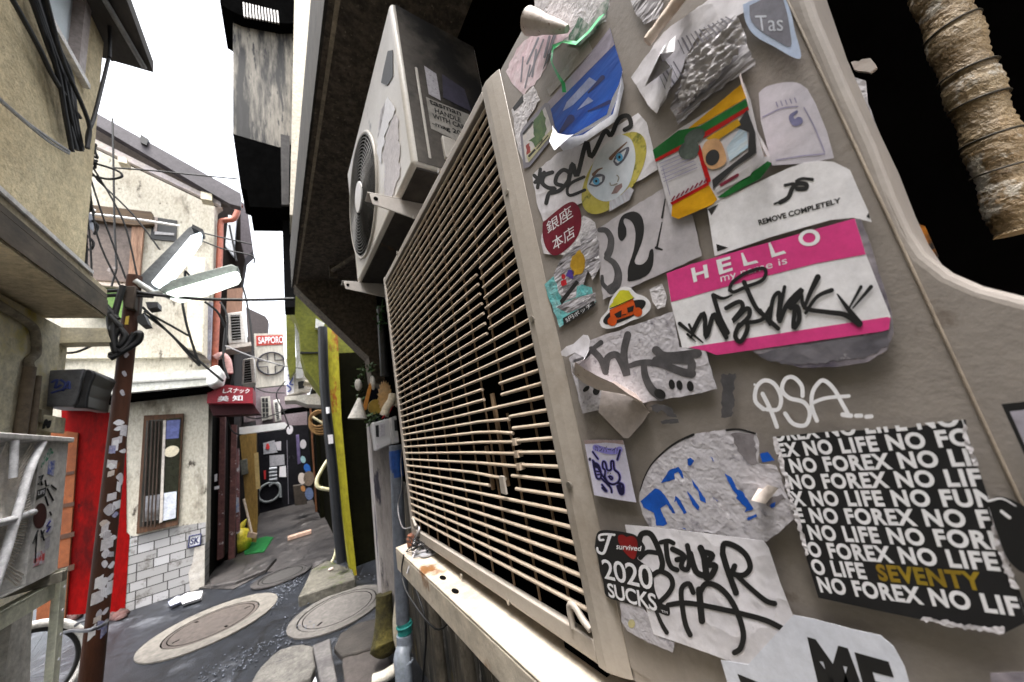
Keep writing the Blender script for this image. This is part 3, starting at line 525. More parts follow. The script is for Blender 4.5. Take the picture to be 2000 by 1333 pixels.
# peel curl
pe = patch('peeling_sticker', crop([(68, 290), (105, 255), (150, 240), (215, 180), (245, 185), (258, 215), (250, 290), (225, 330), (160, 295), (105, 322), (75, 315)], 3.333, 1080, 600), p_wrink, ac)
tag(pe, 'half peeled cream sticker curling off the panel above the rabbit sticker')
strip3('twisted_paper', [((1142, 700, .001), (1158, 680, .004)), ((1132, 716, .004), (1160, 700, .012)), ((1134, 742, .004), (1148, 706, .018)), ((1140, 728, .014), (1152, 704, .024))], p_white, pe)
strip3('rolled_paper', [((1138, 728, .012), (1154, 704, .020)), ((1150, 746, .008), (1178, 718, .022)), ((1176, 760, .006), (1206, 732, .022)), ((1200, 764, .006), (1226, 744, .018)), ((1230, 770, .005), (1250, 766, .014)), ((1252, 784, .003), (1266, 782, .008)), ((1262, 800, .002), (1274, 806, .003))], p_cream, pe)
patch('lower_flap', crop([(332, 560), (345, 500), (420, 480), (560, 560), (645, 680), (600, 750), (510, 848), (480, 848), (315, 680)], 3.333, 1080, 600), pap('cream_backing', (.55, .49, .48), (.47, .41, .4), rough=.45, bump=.3), pe)
# marker patches
o = sticker('marker_mark', 'black scribbled marker bar on bare panel right of the grey tagged sticker', rag([(1414, 732), (1442, 728), (1438, 770), (1440, 790), (1434, 812), (1414, 814), (1416, 770)], 2.5, 5), k_fade, 'marker')
o = sticker('marker_mark', 'small black marker letter on bare panel above the blue peeled sticker', rag([(1274, 792), (1290, 788), (1318, 796), (1328, 814), (1310, 812), (1300, 800), (1290, 806)], 2, 5), k_fade, 'marker')
o = sticker('marker_mark', 'short black marker dash above the blue peeled sticker', rag([(1296, 822), (1306, 818), (1330, 817), (1332, 824), (1300, 827)], 1, 5), k_fade, 'marker')
# rabbit
C = lambda pts: crop(pts, 8.33, 1140, 840)
o = sticker('rabbit_sticker', 'small white sticker with a blue ink rabbit raising a bottle', C([(58, 158), (300, 148), (690, 155), (712, 225), (780, 560), (845, 880), (908, 1155), (560, 1105), (225, 1040), (150, 640), (72, 225)]), pap('white_lilac_paper', (.66, .64, .80), (.62, .60, .74), rough=.4, bump=.08))
ink = mat('dark_blue_ink', (.010, .008, .06), rough=.5); halo = mat('blue_ink_bleed', (.22, .20, .62), (.3, .28, .7), rough=.5)
marks('torn_top', o, mat('pinkish_paper_edge', (.40, .30, .30), rough=.8), polys=[C([(58, 158), (300, 148), (690, 155), (712, 225), (560, 200), (400, 190), (250, 205), (72, 215)])])
rb = [(([(395, 740), (405, 640), (370, 600), (362, 540), (375, 495), (410, 520), (440, 630), (500, 625), (500, 560), (505, 495), (540, 500), (555, 620), (620, 680), (645, 760), (610, 830), (530, 862), (450, 830), (398, 740)]), 3.6), ([(205, 480), (235, 640), (270, 760), (325, 770), (340, 700), (310, 580), (270, 530), (230, 520)], 3.4), ([(215, 500), (240, 570), (290, 590), (330, 660)], 5), ([(235, 545), (275, 560)], 6), ([(255, 650), (310, 660)], 2.5), ([(270, 710), (320, 700)], 2.5), ([(340, 690), (390, 760), (440, 830), (500, 930), (512, 990)], 3.2), ([(340, 760), (400, 820), (470, 890)], 3), ([(610, 840), (690, 870), (700, 960), (690, 1010), (650, 1000), (610, 890)], 5), ([(640, 890), (670, 990)], 7), ([(462, 740), (500, 735), (525, 760), (510, 785), (490, 770), (475, 745)], 3), ([(355, 870), (430, 970)], 3.4), ([(360, 920), (410, 970)], 3.4), ([(205, 340), (290, 455)], 3), ([(650, 310), (605, 465)], 3.4)]
marks('rabbit_bleed', o, halo, strokes=[(C(a), wd+2.6) for a, wd in rb]+[(C([(250, 270), (420, 320), (560, 330), (640, 300)]), 12)])
marks('rabbit_drawing', o, ink, strokes=[(C(a), wd) for a, wd in rb], polys=[C(ell(155, 460, 22, 28)), C(ell(452, 678, 9, 9)), C(ell(492, 685, 9, 9)), C(ell(482, 712, 8, 6))], up=.00024)
words('kana', o, ink, 'カンパーイ!', C([(230, 235), (610, 262), (600, 370), (240, 320)]), up=.00026, bold=.01)
# blue half round
C = lambda pts: crop(pts, 5.126, 1240, 820)
o = sticker('half_round_sticker', 'big half round grey peeled sticker with flecks of blue print left', C([(75, 800), (85, 690), (130, 560), (200, 430), (330, 300), (470, 200), (620, 135), (820, 100), (1000, 82), (1150, 90), (1245, 120), (1275, 215), (1270, 420), (1440, 440), (1500, 560), (1530, 700), (1600, 830), (1620, 970), (1500, 1080), (1350, 1195), (900, 1130), (600, 1090), (180, 1050), (110, 930)]), p_grey, torn=1.5)
marks('dark_rim', o, k_black, strokes=[(C([(85, 700), (130, 565), (205, 430), (335, 300), (470, 205), (620, 138)]), (1.5, 5)), (C([(950, 92), (1080, 85), (1235, 125)]), 4)])
marks('grey_smear', o, mat('grey_smear', (.12, .105, .11), (.25, .23, .25), rough=.8, scale=90), polys=[rag(C([(990, 130), (1230, 125), (1265, 420), (1200, 440), (1090, 330)]), 3, 8), rag(C([(1290, 780), (1500, 720), (1540, 770), (1400, 860)]), 3, 8)])
marks('blue_fleck', o, mat('cobalt_print', (.006, .06, .34), (.008, .09, .45), rough=.35, scale=60), polys=[rag(C(a), .8, 5) for a in [[(90, 800), (240, 670), (300, 700), (370, 790), (440, 920), (410, 915), (350, 830), (290, 870), (300, 900), (360, 1020), (320, 1045), (250, 1040), (235, 960), (225, 915), (120, 860)], [(295, 620), (380, 490), (470, 455), (505, 500), (525, 575), (500, 560), (470, 505), (430, 525), (435, 580)], [(560, 380), (590, 365), (628, 395), (590, 445), (565, 440)], [(425, 810), (440, 745), (490, 790), (555, 910), (525, 925), (480, 850), (450, 790)], [(555, 695), (600, 740), (680, 850), (670, 890), (610, 830)], [(600, 575), (650, 640), (740, 770), (745, 815), (690, 790), (670, 700), (620, 640)], [(780, 350), (810, 365), (830, 410)], [(930, 515), (1000, 560), (1060, 680), (1110, 700), (1220, 870), (1130, 905), (1150, 860), (1045, 765), (1060, 740), (1000, 660)], [(1150, 965), (1245, 920), (1255, 945), (1165, 985)], [(805, 745), (865, 790), (860, 800)], [(1285, 325), (1360, 305), (1430, 390), (1310, 410)], [(1380, 830), (1440, 800), (1430, 850), (1395, 860)], [(500, 1060), (540, 1065), (545, 1080)], [(570, 1095), (610, 1095), (600, 1110)]]])
strip3('lifted_flap', [((1520, 945, .001), (1496, 925, .001)), ((1512, 958, .006), (1488, 945, .002)), ((1518, 934, .014), (1484, 966, .012)), ((1534, 944, .010), (1512, 972, .012))], p_cream, o)
# white pen letters
o = sticker('pen_lettering', 'white pen handwriting PSA with a trail of dots on bare panel', [(1478, 748), (1482, 748), (1482, 752), (1478, 752)], k_white, 'pen writing')
C = lambda pts: crop(pts, 2.515, 1460, 700)
marks('pen_stroke', o, k_white, strokes=[(C(a), wd) for a, wd in [([(95, 245), (55, 205), (60, 140), (100, 105), (150, 125), (180, 190), (165, 245), (110, 245)], 8), ([(90, 170), (130, 250), (160, 330)], 8), ([(285, 180), (280, 130), (240, 90), (200, 100), (185, 150), (220, 190), (290, 210), (320, 260), (300, 320), (240, 315), (200, 265)], 8), ([(355, 300), (330, 230), (335, 160), (370, 110), (400, 110), (440, 150), (480, 220), (505, 265)], 8), ([(330, 215), (400, 190), (510, 180)], 7), ([(480, 270), (520, 275)], 9), ([(545, 275), (570, 275)], 8), ([(595, 280), (620, 278)], 8)]])
# no forex
o = sticker('slogan_sticker', 'large black sticker repeating NO FOREX NO LIFE in white capitals', [(1516, 851), (1600, 842), (1780, 832), (1888, 816), (1892, 850), (1916, 920), (1946, 1010), (1975, 1100), (2012, 1200), (1960, 1226), (1900, 1218), (1800, 1200), (1700, 1180), (1604, 1160), (1580, 1080), (1550, 980)], pap('black_vinyl', (.010, .010, .012), (.016, .016, .018), rough=.4, bump=.15, wrinkle=30))
Q = [PP(p) for p in ((1512, 851), (1890, 815), (2016, 1212), (1606, 1162))]
lines = [('OREX NO LIFE NOFU', 0, .02), ('EX NO LIFE NO FO', .01, 0), (' NO FOREX NO LI', .06, 0), ('NO FOREX NO LIF', .02, 0), ('X NO LIFE NO FUN', .0, 0), ('E NO FOREX NO FU', .0, 0), ('NO LIFE NO FOREX', .05, 0), ('O FOREX NO LIFE', .01, 0), ('O LIFE', .0, 0), ('NO FOREX NO LIFE', .01, 0)]
import itertools
def slogan(txt, u0, v0, v1, m, width=None, name='slogan_line'):
    vs, fs = text2d(txt, bold=.042, space=1.12)
    x0 = min(a for a, c in vs); hh = .70; sc_ = (v1-v0)/hh
    mb = MB(); bm = bmesh.new(); bv = [bm.verts.new(((a-x0)*.104+u0, c/hh, 0)) for a, c in vs]
    for f_ in fs:
        try: bm.faces.new([bv[i] for i in f_])
        except ValueError: pass
    bmesh.ops.bisect_plane(bm, geom=bm.verts[:]+bm.edges[:]+bm.faces[:], plane_co=(.985, 0, 0), plane_no=(1, 0, 0), clear_outer=True)
    if v0 < 0: bmesh.ops.bisect_plane(bm, geom=bm.verts[:]+bm.edges[:]+bm.faces[:], plane_co=(0, v1/(v1-v0), 0), plane_no=(0, 1, 0), clear_outer=True)
    bm.verts.index_update(); out = []
    for v in bm.verts:
        u, t = v.co.x, v1-(v1-v0)*v.co.y
        p = (Q[0].lerp(Q[1], u)).lerp(Q[3].lerp(Q[2], u), t); p.x -= o['off']+.0001; out.append(p)
    mb.add(out, [[v.index for v in f_.verts] for f_ in bm.faces]); bm.free(); return mb.build(name, m, o)
for i, (t, u0, _) in enumerate(lines):
    v0 = -.055+i*.103; slogan(t, u0+.012, v0, v0+.083, k_white)
for fr_ in ([(1888, 818), (1892, 850), (1912, 905), (1902, 905), (1882, 850)], [(1930, 960), (1958, 1046), (1990, 1140), (1974, 1136), (1942, 1046)], [(1960, 1226), (1900, 1219), (1800, 1201), (1806, 1194), (1900, 1210), (1962, 1212)], [(1516, 851), (1550, 980), (1580, 1080), (1586, 1076), (1558, 980), (1524, 852)]): marks('torn_fray', o, p_torn, polys=[rag(fr_, 3.2, 6)], up=.00032)
slogan('SEVENTY', .40, -.055+8*.103, -.055+8*.103+.083, mat('gold_print', (.32, .24, .02), (.22, .11, .01), rough=.5, scale=60))
# atgubr white sticker
C = lambda pts: crop(pts, 3.48, 1100, 950)
o = sticker('torn_sticker', 'small grey stained scrap under the 2020 sticker', C([(410, 760), (560, 800), (640, 900), (660, 980), (780, 1040), (768, 1106), (600, 1040), (460, 965), (420, 900)]), p_grey, torn=1)
marks('yellow_stain', o, mat('ochre_stain', (.40, .34, .10), (.5, .46, .3), rough=.7), polys=[rag(C(ell(490, 915, 24, 30)), 2, 4)])
o = sticker('tagged_sticker', 'large wrinkled white sticker with a flowing black marker tag at the bottom of the panel', C([(445, 248), (620, 262), (900, 292), (1385, 350), (1420, 400), (1500, 640), (1575, 830), (1640, 980), (1740, 1280), (1740, 1400), (1180, 1170), (1000, 1105), (840, 1050), (640, 985), (600, 850), (480, 420)]), p_wrink)
marks('marker_tag', o, k_black, strokes=[(C(a), wd) for a, wd in [([(540, 370), (560, 310), (620, 310), (670, 400), (700, 500), (690, 560)], 11), ([(550, 470), (600, 430), (680, 440)], 9), ([(690, 365), (740, 355), (775, 370)], 9), ([(725, 375), (735, 470), (760, 530), (800, 550)], 10), ([(770, 410), (830, 440), (850, 470), (800, 480)], 11), ([(870, 385), (885, 470), (870, 545), (830, 530), (840, 480)], 10), ([(890, 440), (930, 560), (1000, 590)], 12), ([(960, 400), (985, 470), (1000, 600)], 13), ([(990, 430), (1040, 450), (1000, 510), (1060, 520), (1030, 590), (1000, 600)], 12), ([(1110, 440), (1120, 370), (1200, 390), (1270, 450), (1295, 530), (1250, 580), (1180, 570), (1190, 520)], 11), ([(1110, 440), (1140, 540), (1200, 700)], 12), ([(1200, 580), (1300, 670), (1400, 750), (1460, 770)], (9, 11)),
    ([(620, 600), (680, 560), (750, 590), (770, 650), (740, 710), (690, 760)], 10), ([(640, 780), (690, 900), (730, 970)], (6, 9)), ([(740, 785), (850, 770), (1000, 790), (1240, 840), (1420, 890), (1570, 970)], (10, 11)), ([(910, 700), (880, 640), (830, 680), (840, 820), (860, 920), (890, 985)], 10), ([(950, 680), (960, 800), (970, 890)], 13), ([(960, 690), (1000, 640), (1080, 660), (1160, 740), (1220, 860), (1250, 980), (1230, 1070), (1190, 1100)], 11)]])
# survived sticker
o = sticker('slogan_sticker', 'black die-cut sticker reading I survived 2020 SUCKS in white with a red heart', [(p.x, p.y) for p in smooth_line(C([(240, 400), (255, 310), (300, 285), (380, 290), (450, 300), (520, 320), (575, 380), (580, 420), (530, 470), (560, 500), (630, 560), (650, 690), (690, 770), (745, 800), (745, 858), (680, 840), (560, 800), (430, 770), (320, 730), (300, 640), (275, 560), (262, 470), (240, 400)]), 4)][:-1], k_black)
marks('red_heart', o, mat('dark_heart_red', (.22, .01, .01), rough=.4), polys=[[(p.x, p.y) for p in smooth_line(C([(455, 330), (500, 325), (530, 360), (528, 430), (505, 480), (450, 440), (405, 370), (400, 325), (430, 315), (455, 330)]), 4)][:-1]])
words('words', o, k_white, 'survived', C([(385, 372), (560, 390), (562, 425), (388, 412)]), up=.0002, bold=.01, shear=.2)
marks('curly_letter', o, k_white, strokes=[(C([(300, 350), (275, 350), (275, 320), (320, 312), (375, 316)]), 4.5), (C([(345, 318), (325, 380), (300, 440), (265, 430), (258, 405)]), (7, 4))], up=.0002)
words('words', o, k_white, '2020', C([(282, 478), (628, 520), (640, 690), (310, 612)]), up=.0002, bold=.01, space=.92)
words('words', o, k_white, 'SUCKS', C([(322, 638), (655, 712), (668, 832), (338, 735)]), up=.0002, bold=.02, space=.95)
words('small_mark', o, k_white, 'TM', C([(692, 818), (735, 828), (738, 846), (698, 836)]), up=.0002)
# ME
C = lambda pts: crop(pts, 4.762, 1380, 1100)
o = sticker('white_sticker', 'white sticker with thick black letters ME at the bottom edge of the panel', C([(168, 860), (420, 900), (840, 440), (1000, 470), (1400, 570), (1640, 620), (1760, 720), (1860, 900), (1960, 1250), (500, 1300), (240, 1110)]), pap('white_blue_vinyl', (.66, .68, .76), (.58, .6, .68), rough=.3, bump=.15, wrinkle=25))
words('letters', o, k_black, 'M', C([(965, 640), (1340, 740), (1560, 1330), (1120, 1300)]), bold=.05)
words('letters', o, k_black, 'E', C([(1400, 775), (1720, 860), (1930, 1480), (1570, 1400)]), bold=.05)
marks('black_bar', o, k_black, polys=[C([(322, 985), (640, 1110), (640, 1180), (350, 1060)])])
o = sticker('lilac_label', 'small dark lilac label at the lower right corner of the unit', [(1935, 1300), (2030, 1296), (2060, 1400), (1944, 1400)], p_dark)
o = sticker('black_label', 'black framed label on the rounded end of the unit', [(1956, 786), (2040, 776), (2090, 960), (2040, 970)], k_black)
marks('label_panel', o, pap('label_lilac', (.30, .28, .34), (.45, .43, .5), rough=.4), polys=[[(1972, 800), (2036, 792), (2074, 946), (2040, 950)]])
o = sticker('black_patch', 'flat black patch painted as a dark recess with a highlight beside the slogan sticker', [(p.x, p.y) for p in smooth_line([(1930, 974), (1950, 962), (1985, 972), (2020, 1000), (2060, 1080), (2010, 1110), (1970, 1084), (1948, 1030), (1930, 974)], 4)][:-1], k_black)  # flat black shape paints the darkness of a handle recess
marks('rim_highlight', o, p_white, strokes=[([(1934, 970), (1958, 966), (1984, 980)], (5, 2)), ([(1956, 990), (1972, 1002)], 6)])  # white strokes painted as the highlight on the recess edge
# ================================================================ RIGHT SIDE: bracket rail, upper unit, near building
rl = thing('support_rail', 'dirty beige steel channel rail under the big air conditioner, rust spotted', 'rail', (.3, .4, 1.19))
r_ = MB(); r_.box((.19, -.6, 1.241), (.62, .906, 1.2455)).box((.19, -.6, 1.198), (.1945, .906, 1.2408)); r_.build('channel', m_dirty, rl, bevel=.0022)
hb = MB()
for p in ((865, 1129), (889, 1155)):
    q = AZ(p, 1.2456); hb.prism([q+V((.0045*math.cos(t), .011*math.sin(t), 0)) for t in (2*math.pi*k/16 for k in range(16))], (0, 0, .0004))
each(hb, 'bolt_hole', m_hole, rl)
mf = MB()
for y in (.32, .80): mf.box((.235, y-.03, 1.2457), (.50, y+.03, 1.2615))
each(mf, 'rubber_foot', m_black, rl)
q0 = AX((785, 1045), .215); tag(MB().disc((.225, .87, 1.2456), (0, 0, 1), .016, .018, 20).disc((.225, .87, 1.2637), (0, 0, 1), .013, .006, 20).build('round_cap', mat('black_rust_cap', (.03, .02, .018), (.35, .12, .06), rough=.7, scale=60)), 'small black and rusty round cap sitting on the far end of the beige rail', 'cap')
tag(MB().disc((.222, .80, 1.2458), (0, 0, 1), .022, .0022, 28, .012).disc((.228, .775, 1.2481), (0, 0, 1), .019, .0022, 28, .007).build('flat_washer', mat('grey_plate', (.45, .45, .48), rough=.35, metal=.4)), 'two overlapping flat grey washers lying on the far end of the beige rail', 'washer')
cb = MB()
cb.tube(smooth_line([AX((788, 850), .40), AX((783, 900), .4), AX((785, 950), .4), AX((777, 990), .4), AX((786, 1030), .36), V((.235, .86, 1.285)), V((.222, .85, 1.262)), V((.21, .83, 1.25)), V((.205, .80, 1.252)), V((.23, .78, 1.254)), V((.222, .81, 1.26)), V((.20, .79, 1.25)), V((.186, .80, 1.22))], 6), .0022, 6)
tag(cb.build('thin_wire', mat('pale_wire', (.6, .58, .6), (.08, .07, .07), rough=.5, scale=4)), 'thin pale wire hanging down beside the grille onto the end of the beige rail', 'wire')
cb = MB()
for k in range(5):
    a = [V((.215+random.uniform(-.02, .02), .80+random.uniform(-.03, .05), 1.25+random.uniform(0, .03))) for _ in range(5)]; cb.tube(smooth_line(a, 5), .0011, 5)
cb.tube(smooth_line([V((.19, .83, 1.247)), V((.184, .84, 1.21)), V((.184, .8, 1.18)), V((.2, .7, 1.15)), V((.22, .66, 1.17))], 5), .0018, 5)
tag(cb.build('wire_tangle', k_black), 'tangle of thin black wire on the far end of the beige rail', 'wire')
# ---- upper unit (slightly turned)
UO = V((.280, .69, 2.15)); ud = V((-.023, .75, 0)).normalized(); un = V((ud.y, -ud.x, 0))
def U(u, v, w=0): return UO + ud*u + V((0, 0, v)) + un*w
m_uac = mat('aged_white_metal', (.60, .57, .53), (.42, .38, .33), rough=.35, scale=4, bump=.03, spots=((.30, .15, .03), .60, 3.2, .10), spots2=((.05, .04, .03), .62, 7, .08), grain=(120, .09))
ua = thing('air_conditioner', 'smaller aged white air conditioner with a round fan, high on brackets under the concrete overhang', 'air conditioner', U(.375, 0, .14))
def ubox(mb, a, c): 
    q = [U(a[0] if i in (0, 3, 4, 7) else c[0], a[1] if i < 4 else c[1], a[2] if i in (0, 1, 4, 5) else c[2]) for i in range(8)]
    return mb.add(q, [(0,3,2,1),(4,5,6,7),(0,1,5,4),(1,2,6,5),(2,3,7,6),(3,0,4,7)])
ubox(MB(), (0, 0, .0), (.75, .548, .28)).build('casing', m_uac, ua, bevel=.014, seg=4)
ubox(MB(), (.008, -.006, .012), (.742, -.0006, .275)).build('base_pan', mat('dark_base_pan', (.05, .042, .035), (.02, .017, .014), rough=.8, scale=8, spots=((.10, .05, .02), .6, 9, .08)), ua)  # thin dark brown plate covering the underside
fc = U(.52, .262, -.001); R_ = .225
MB().disc(fc-un*.0016, un, R_, .002, 48).build('fan_opening', m_hole, ua)
MB().ring(fc, un, R_+.004, .006, 48, 8).build('fan_rim', m_uac, ua)
fg = MB()
for k in range(1, 15): fg.ring(fc-un*(.012-.010*(k/15)**3), un, .06+k*.0115, .0017, 56, 5)
for k in range(8):
    t = k*math.pi/4; d = ud*math.cos(t)+V((0, 0, 1))*math.sin(t); fg.tube([fc+d*.05-un*.011, fc+d*.14-un*.01, fc+d*R_], .0018, 5)
fg.build('fan_guard', mat('dark_wire_guard', (.05, .047, .044), (.16, .155, .15), rough=.5), ua)
MB().disc(fc-un*.016, un, .058, .008, 36).build('fan_hub', mat('hub_white', (.72, .70, .70), rough=.35, grain=(120, .09)), ua, bevel=.003)
def ufront(name, pts, m, off=.0016, lab=None):
    o = MB()
    out = []
    for p in pts:                                   # meet the unit's own front plane
        d = ray(p); t = (UO-un*off-EYE).dot(un)/d.dot(un); out.append(EYE+d*t)
    o.prism(out, un*.0008); q = o.build(name, m, ua)
    if lab: q['label'] = lab
    return q
ufront('front_sticker', [(757, 100), (767, 98), (767, 150), (756, 168), (744, 162), (748, 140)], k_black, lab='black torn sticker')
ufront('front_sticker', rag([(768, 220), (778, 235), (781, 340), (765, 385), (750, 380), (752, 330), (746, 300)], 2, 7), p_torn, lab='torn white sticker')
ufront('front_sticker', rag([(757, 190), (771, 215), (752, 262), (744, 320), (736, 300), (742, 240)], 2, 7), pap('clean_white_paper', (.74, .73, .76), rough=.4, bump=.2), .0024, 'white sticker')
ufront('front_sticker', rag([(744, 215), (752, 200), (744, 250), (737, 270)], 1, 6), p_grey, .0024, 'grey scraped sticker')
def uside(pts, off=.0024): return [U(-off, v, w) for w, v in pts]
MB().prism(uside([(.014, .010), (.270, .010), (.270, .540), (.014, .540)], .0012), ud*.001).build('side_shade_plate', mat('grimy_shaded_side', (.095, .082, .07), (.035, .029, .024), rough=.6, scale=5, spots=((.075, .035, .012), .56, 6, .1), spots2=((.006, .005, .0045), .47, 3.5, .12)), ua)  # plate added over the casing side, its colour holds shade and grime
sd = MB().prism(uside([(.065, .13), (.20, .11), (.20, .235), (.065, .235)]), ud*.0008).build('side_label', mat('dusty_label', (.34, .32, .29), rough=.5), ua); sd['label'] = 'printed handling label'
for txt, (w0, w1, v0, v1) in (('tasman', (.072, .17, .215, .232)), ('HANDLE', (.085, .165, .19, .207)), ('WITH CARE', (.075, .185, .168, .185)), ('-mag 2020', (.07, .185, .138, .158))):
    mb = MB(); text_quad(mb, txt, [U(-.0032, v, w) for w, v in ((w0, v1), (w1, v1), (w1, v0), (w0, v0))], bold=.02); mb.build('label_words', k_black, sd)
MB().prism(uside([(.075, .25), (.11, .245), (.11, .34), (.075, .35)]), ud*.0008).build('side_sticker', p_grey, ua)
MB().prism(uside([(.12, .26), (.21, .25), (.20, .33), (.13, .35)]), ud*.0008).build('side_sticker', mat('dusk_violet', (.06, .055, .085), rough=.5), ua)
pb = MB(); ubox(pb, (-.012, .04, .09), (-.0005, .11, .13)); ubox(pb, (-.0025, .03, .045), (-.0005, .33, .052)); pb.build('side_bracket', m_uac, ua, bevel=.002)
for p, nm in (((720, 397), 'near'), ((671, 568), 'far')):
    q = AX(p, .20); br = thing('wall_bracket', 'steel angle bracket under the smaller air conditioner, '+('the one nearer the big grille' if nm == 'near' else 'the lower far one by the concrete brace'), 'bracket', (.4, q.y, q.z-.1), 'brackets under the smaller air conditioner')
    z = 2.148
    MB().box((.195, q.y-.02, z-.004), (.66, q.y+.02, z)).prism([(.20, q.y-.02, z-.0041), (.66, q.y-.02, z-.0041), (.66, q.y-.02, z-.13), (.205, q.y-.02, z-.036)], (0, .004, 0)).build('arm', mat('bracket_steel', (.48, .45, .42), (.36, .32, .29), rough=.4, spots=((.2, .09, .04), .68, 25, .06), grain=(120, .09)), br, bevel=.0015)
    MB().disc((.215, q.y-.0215, z-.018), (0, 1, 0), .006, .002, 14).build('bolt_hole', m_hole, br)
# ---- near right building
m_con = mat('speckled_concrete', (.115, .093, .072), (.05, .04, .032), rough=.9, scale=34, bump=.4, bscale=90, contrast=.12, spots=((.20, .165, .125), .60, 60, .05))
m_conL = mat('speckled_rim', (.36, .30, .22), (.2, .17, .13), rough=.9, scale=60, bump=.3)
m_dark = mat('shade_black_wood', (.0025, .0022, .002), (.0015, .0014, .0014), rough=1, scale=6, spec=0)  # near-black base colour stands in for the shade in the gap
m_mold = mat('stained_concrete', (.10, .085, .065), (.012, .011, .008), rough=.9, scale=5, stretch=(1, 3, .5), bump=.6, bscale=30, contrast=.12, spots=((.10, .07, .015), .56, 4, .1), spots2=((.30, .27, .24), .60, 8, .06), grain=(30, .6))
nb = thing('overhanging_building', 'dark right hand building with a speckled concrete overhang above the air conditioners', 'building', (.9, 1.2, 0))
MB().box((.66, -3, 1.16), (1.2, 2.89, 3.1)).box((.66, -3, 3.36), (1.2, 3.5, 6.5)).build('wall', m_dark, nb)  # upper box is hidden above the slab, added to block light
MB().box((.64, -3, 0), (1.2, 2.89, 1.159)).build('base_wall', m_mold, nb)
MB().prism([(.245, -.8, 3.1), (.213, 0, 3.1), (.060, 3.72, 3.1), (1.2, 3.72, 3.1), (1.2, -.8, 3.1)], (0, 0, .26)).build('overhang_slab', m_con, nb)
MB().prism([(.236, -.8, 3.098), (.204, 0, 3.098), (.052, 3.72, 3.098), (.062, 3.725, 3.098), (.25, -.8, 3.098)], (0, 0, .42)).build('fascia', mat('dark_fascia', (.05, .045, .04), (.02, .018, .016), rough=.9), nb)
MB().prism([(.27, -.8, 3.094), (.238, 0, 3.094), (.085, 3.70, 3.094), (.098, 3.70, 3.094), (.255, 0, 3.094), (.285, -.8, 3.094)], (0, 0, .0055)).build('drip_rim', m_conL, nb)
pY([(574, 557), (700, 520), (760, 520), (764, 760), (727, 745), (720, 697), (706, 684)], 3.5, .22).build('brace', m_con, nb)
MB().tube([(.36, 3.1, 3.02), (.60, 2.5, 2.98)], .02, 10).box((.34, 3.15, 2.98), (.40, 3.2, 3.095)).build('soffit_pipe', m_con, nb)
# lagged refrigerant pipe
lp = thing('lagged_pipe', 'thick dirty tan taped pipe hanging in the dark gap at the right', 'pipe', AX((1900, 300), .45))
P0, P1 = AX((1822, -40), .45), AX((2000, 452), .45); mb = MB(); n = 90
mb.tube([P0.lerp(P1, k/n) for k in range(n+1)], [.0138+.0006*math.sin(k*2.6)+(.001*math.sin(k*.33)) for k in range(n+1)], 28); mb.build('lagging', mat('taped_lagging', (.40, .31, .19), (.24, .15, .07), rough=.5, scale=30, bump=.6, bscale=120, spots=((.05, .035, .02), .64, 26, .05), spots2=((.62, .56, .48), .56, 40, .06), spec=.5), lp)
tp = MB()
for t in (.22, .40, .52, .66, .78): 
    c_ = P0.lerp(P1, t); d_ = ((P1-P0).normalized()+V((.1, random.uniform(-.1, .1), 0))).normalized(); tp.ring(c_, d_, .0146, .0008, 30, 6)
each(tp, 'tape_band', mat('dark_tape', (.06, .05, .035), rough=.5), lp)
tag(pX(rag([(1662, 122), (1700, 114), (1712, 132), (1700, 142), (1668, 136)], 2, 7), .36, .003).build('paper_scrap', p_cream), 'small dirty paper scrap caught in the dark gap beside the big air conditioner', 'paper')
sg = MB().prism([AX(p, .33) for p in [(1665, 150), (1690, 158), (1694, 200), (1700, 214), (1740, 330), (1792, 436), (1762, 372), (1704, 240)]], (.002, 0, 0)).build('side_sticker', p_torn, ac); sg['label'] = 'torn pale sticker on the shaded side'
sg = MB().prism([AX(p, .325) for p in [(1782, 434), (1806, 442), (1832, 500), (1826, 512), (1810, 486)]], (.002, 0, 0)).build('side_sticker', mat('orange_black_print', (.5, .17, .01), (.02, .02, .02), scale=40, contrast=.05, rough=.5), ac); sg['label'] = 'orange and black sticker on the shaded side'
# ---- post, meters, pipes, wreath
m_post = mat('peeling_white_paint', (.50, .46, .44), (.26, .23, .22), rough=.8, scale=6, stretch=(2, 2, .35), bump=.4, spots=((.07, .065, .085), .53, 5, .05), spots2=((.10, .07, .015), .56, 3, .1))
po = pY([(722, 826), (772, 820), (800, 1250), (757, 1262), (746, 1160)], 2.9, .15).build('white_post', m_post); tag(po, 'peeling white painted post behind the meters, mossy at its foot', 'post')
tag(MB().tube(smooth_line([AY((750, 1160), 2.88), AY((751, 1200), 2.87), AY((752, 1230), 2.86), AY((753, 1258), 2.84), AY((755, 1280), 2.8)], 4), [.055+.045*min(1, k/13)**2 if k < 14 else .10-.02*(k-13) for k in range(17)], 18).build('mossy_lump', mat('mossy_concrete', (.085, .07, .016), (.02, .018, .008), rough=1, scale=9, bump=1, contrast=.15, grain=(30, .6))), 'mossy green and brown lump of concrete at the foot of the white post', 'concrete lump')
gm = mat('meter_plastic', (.60, .59, .60), (.5, .49, .5), rough=.4, grain=(120, .09))
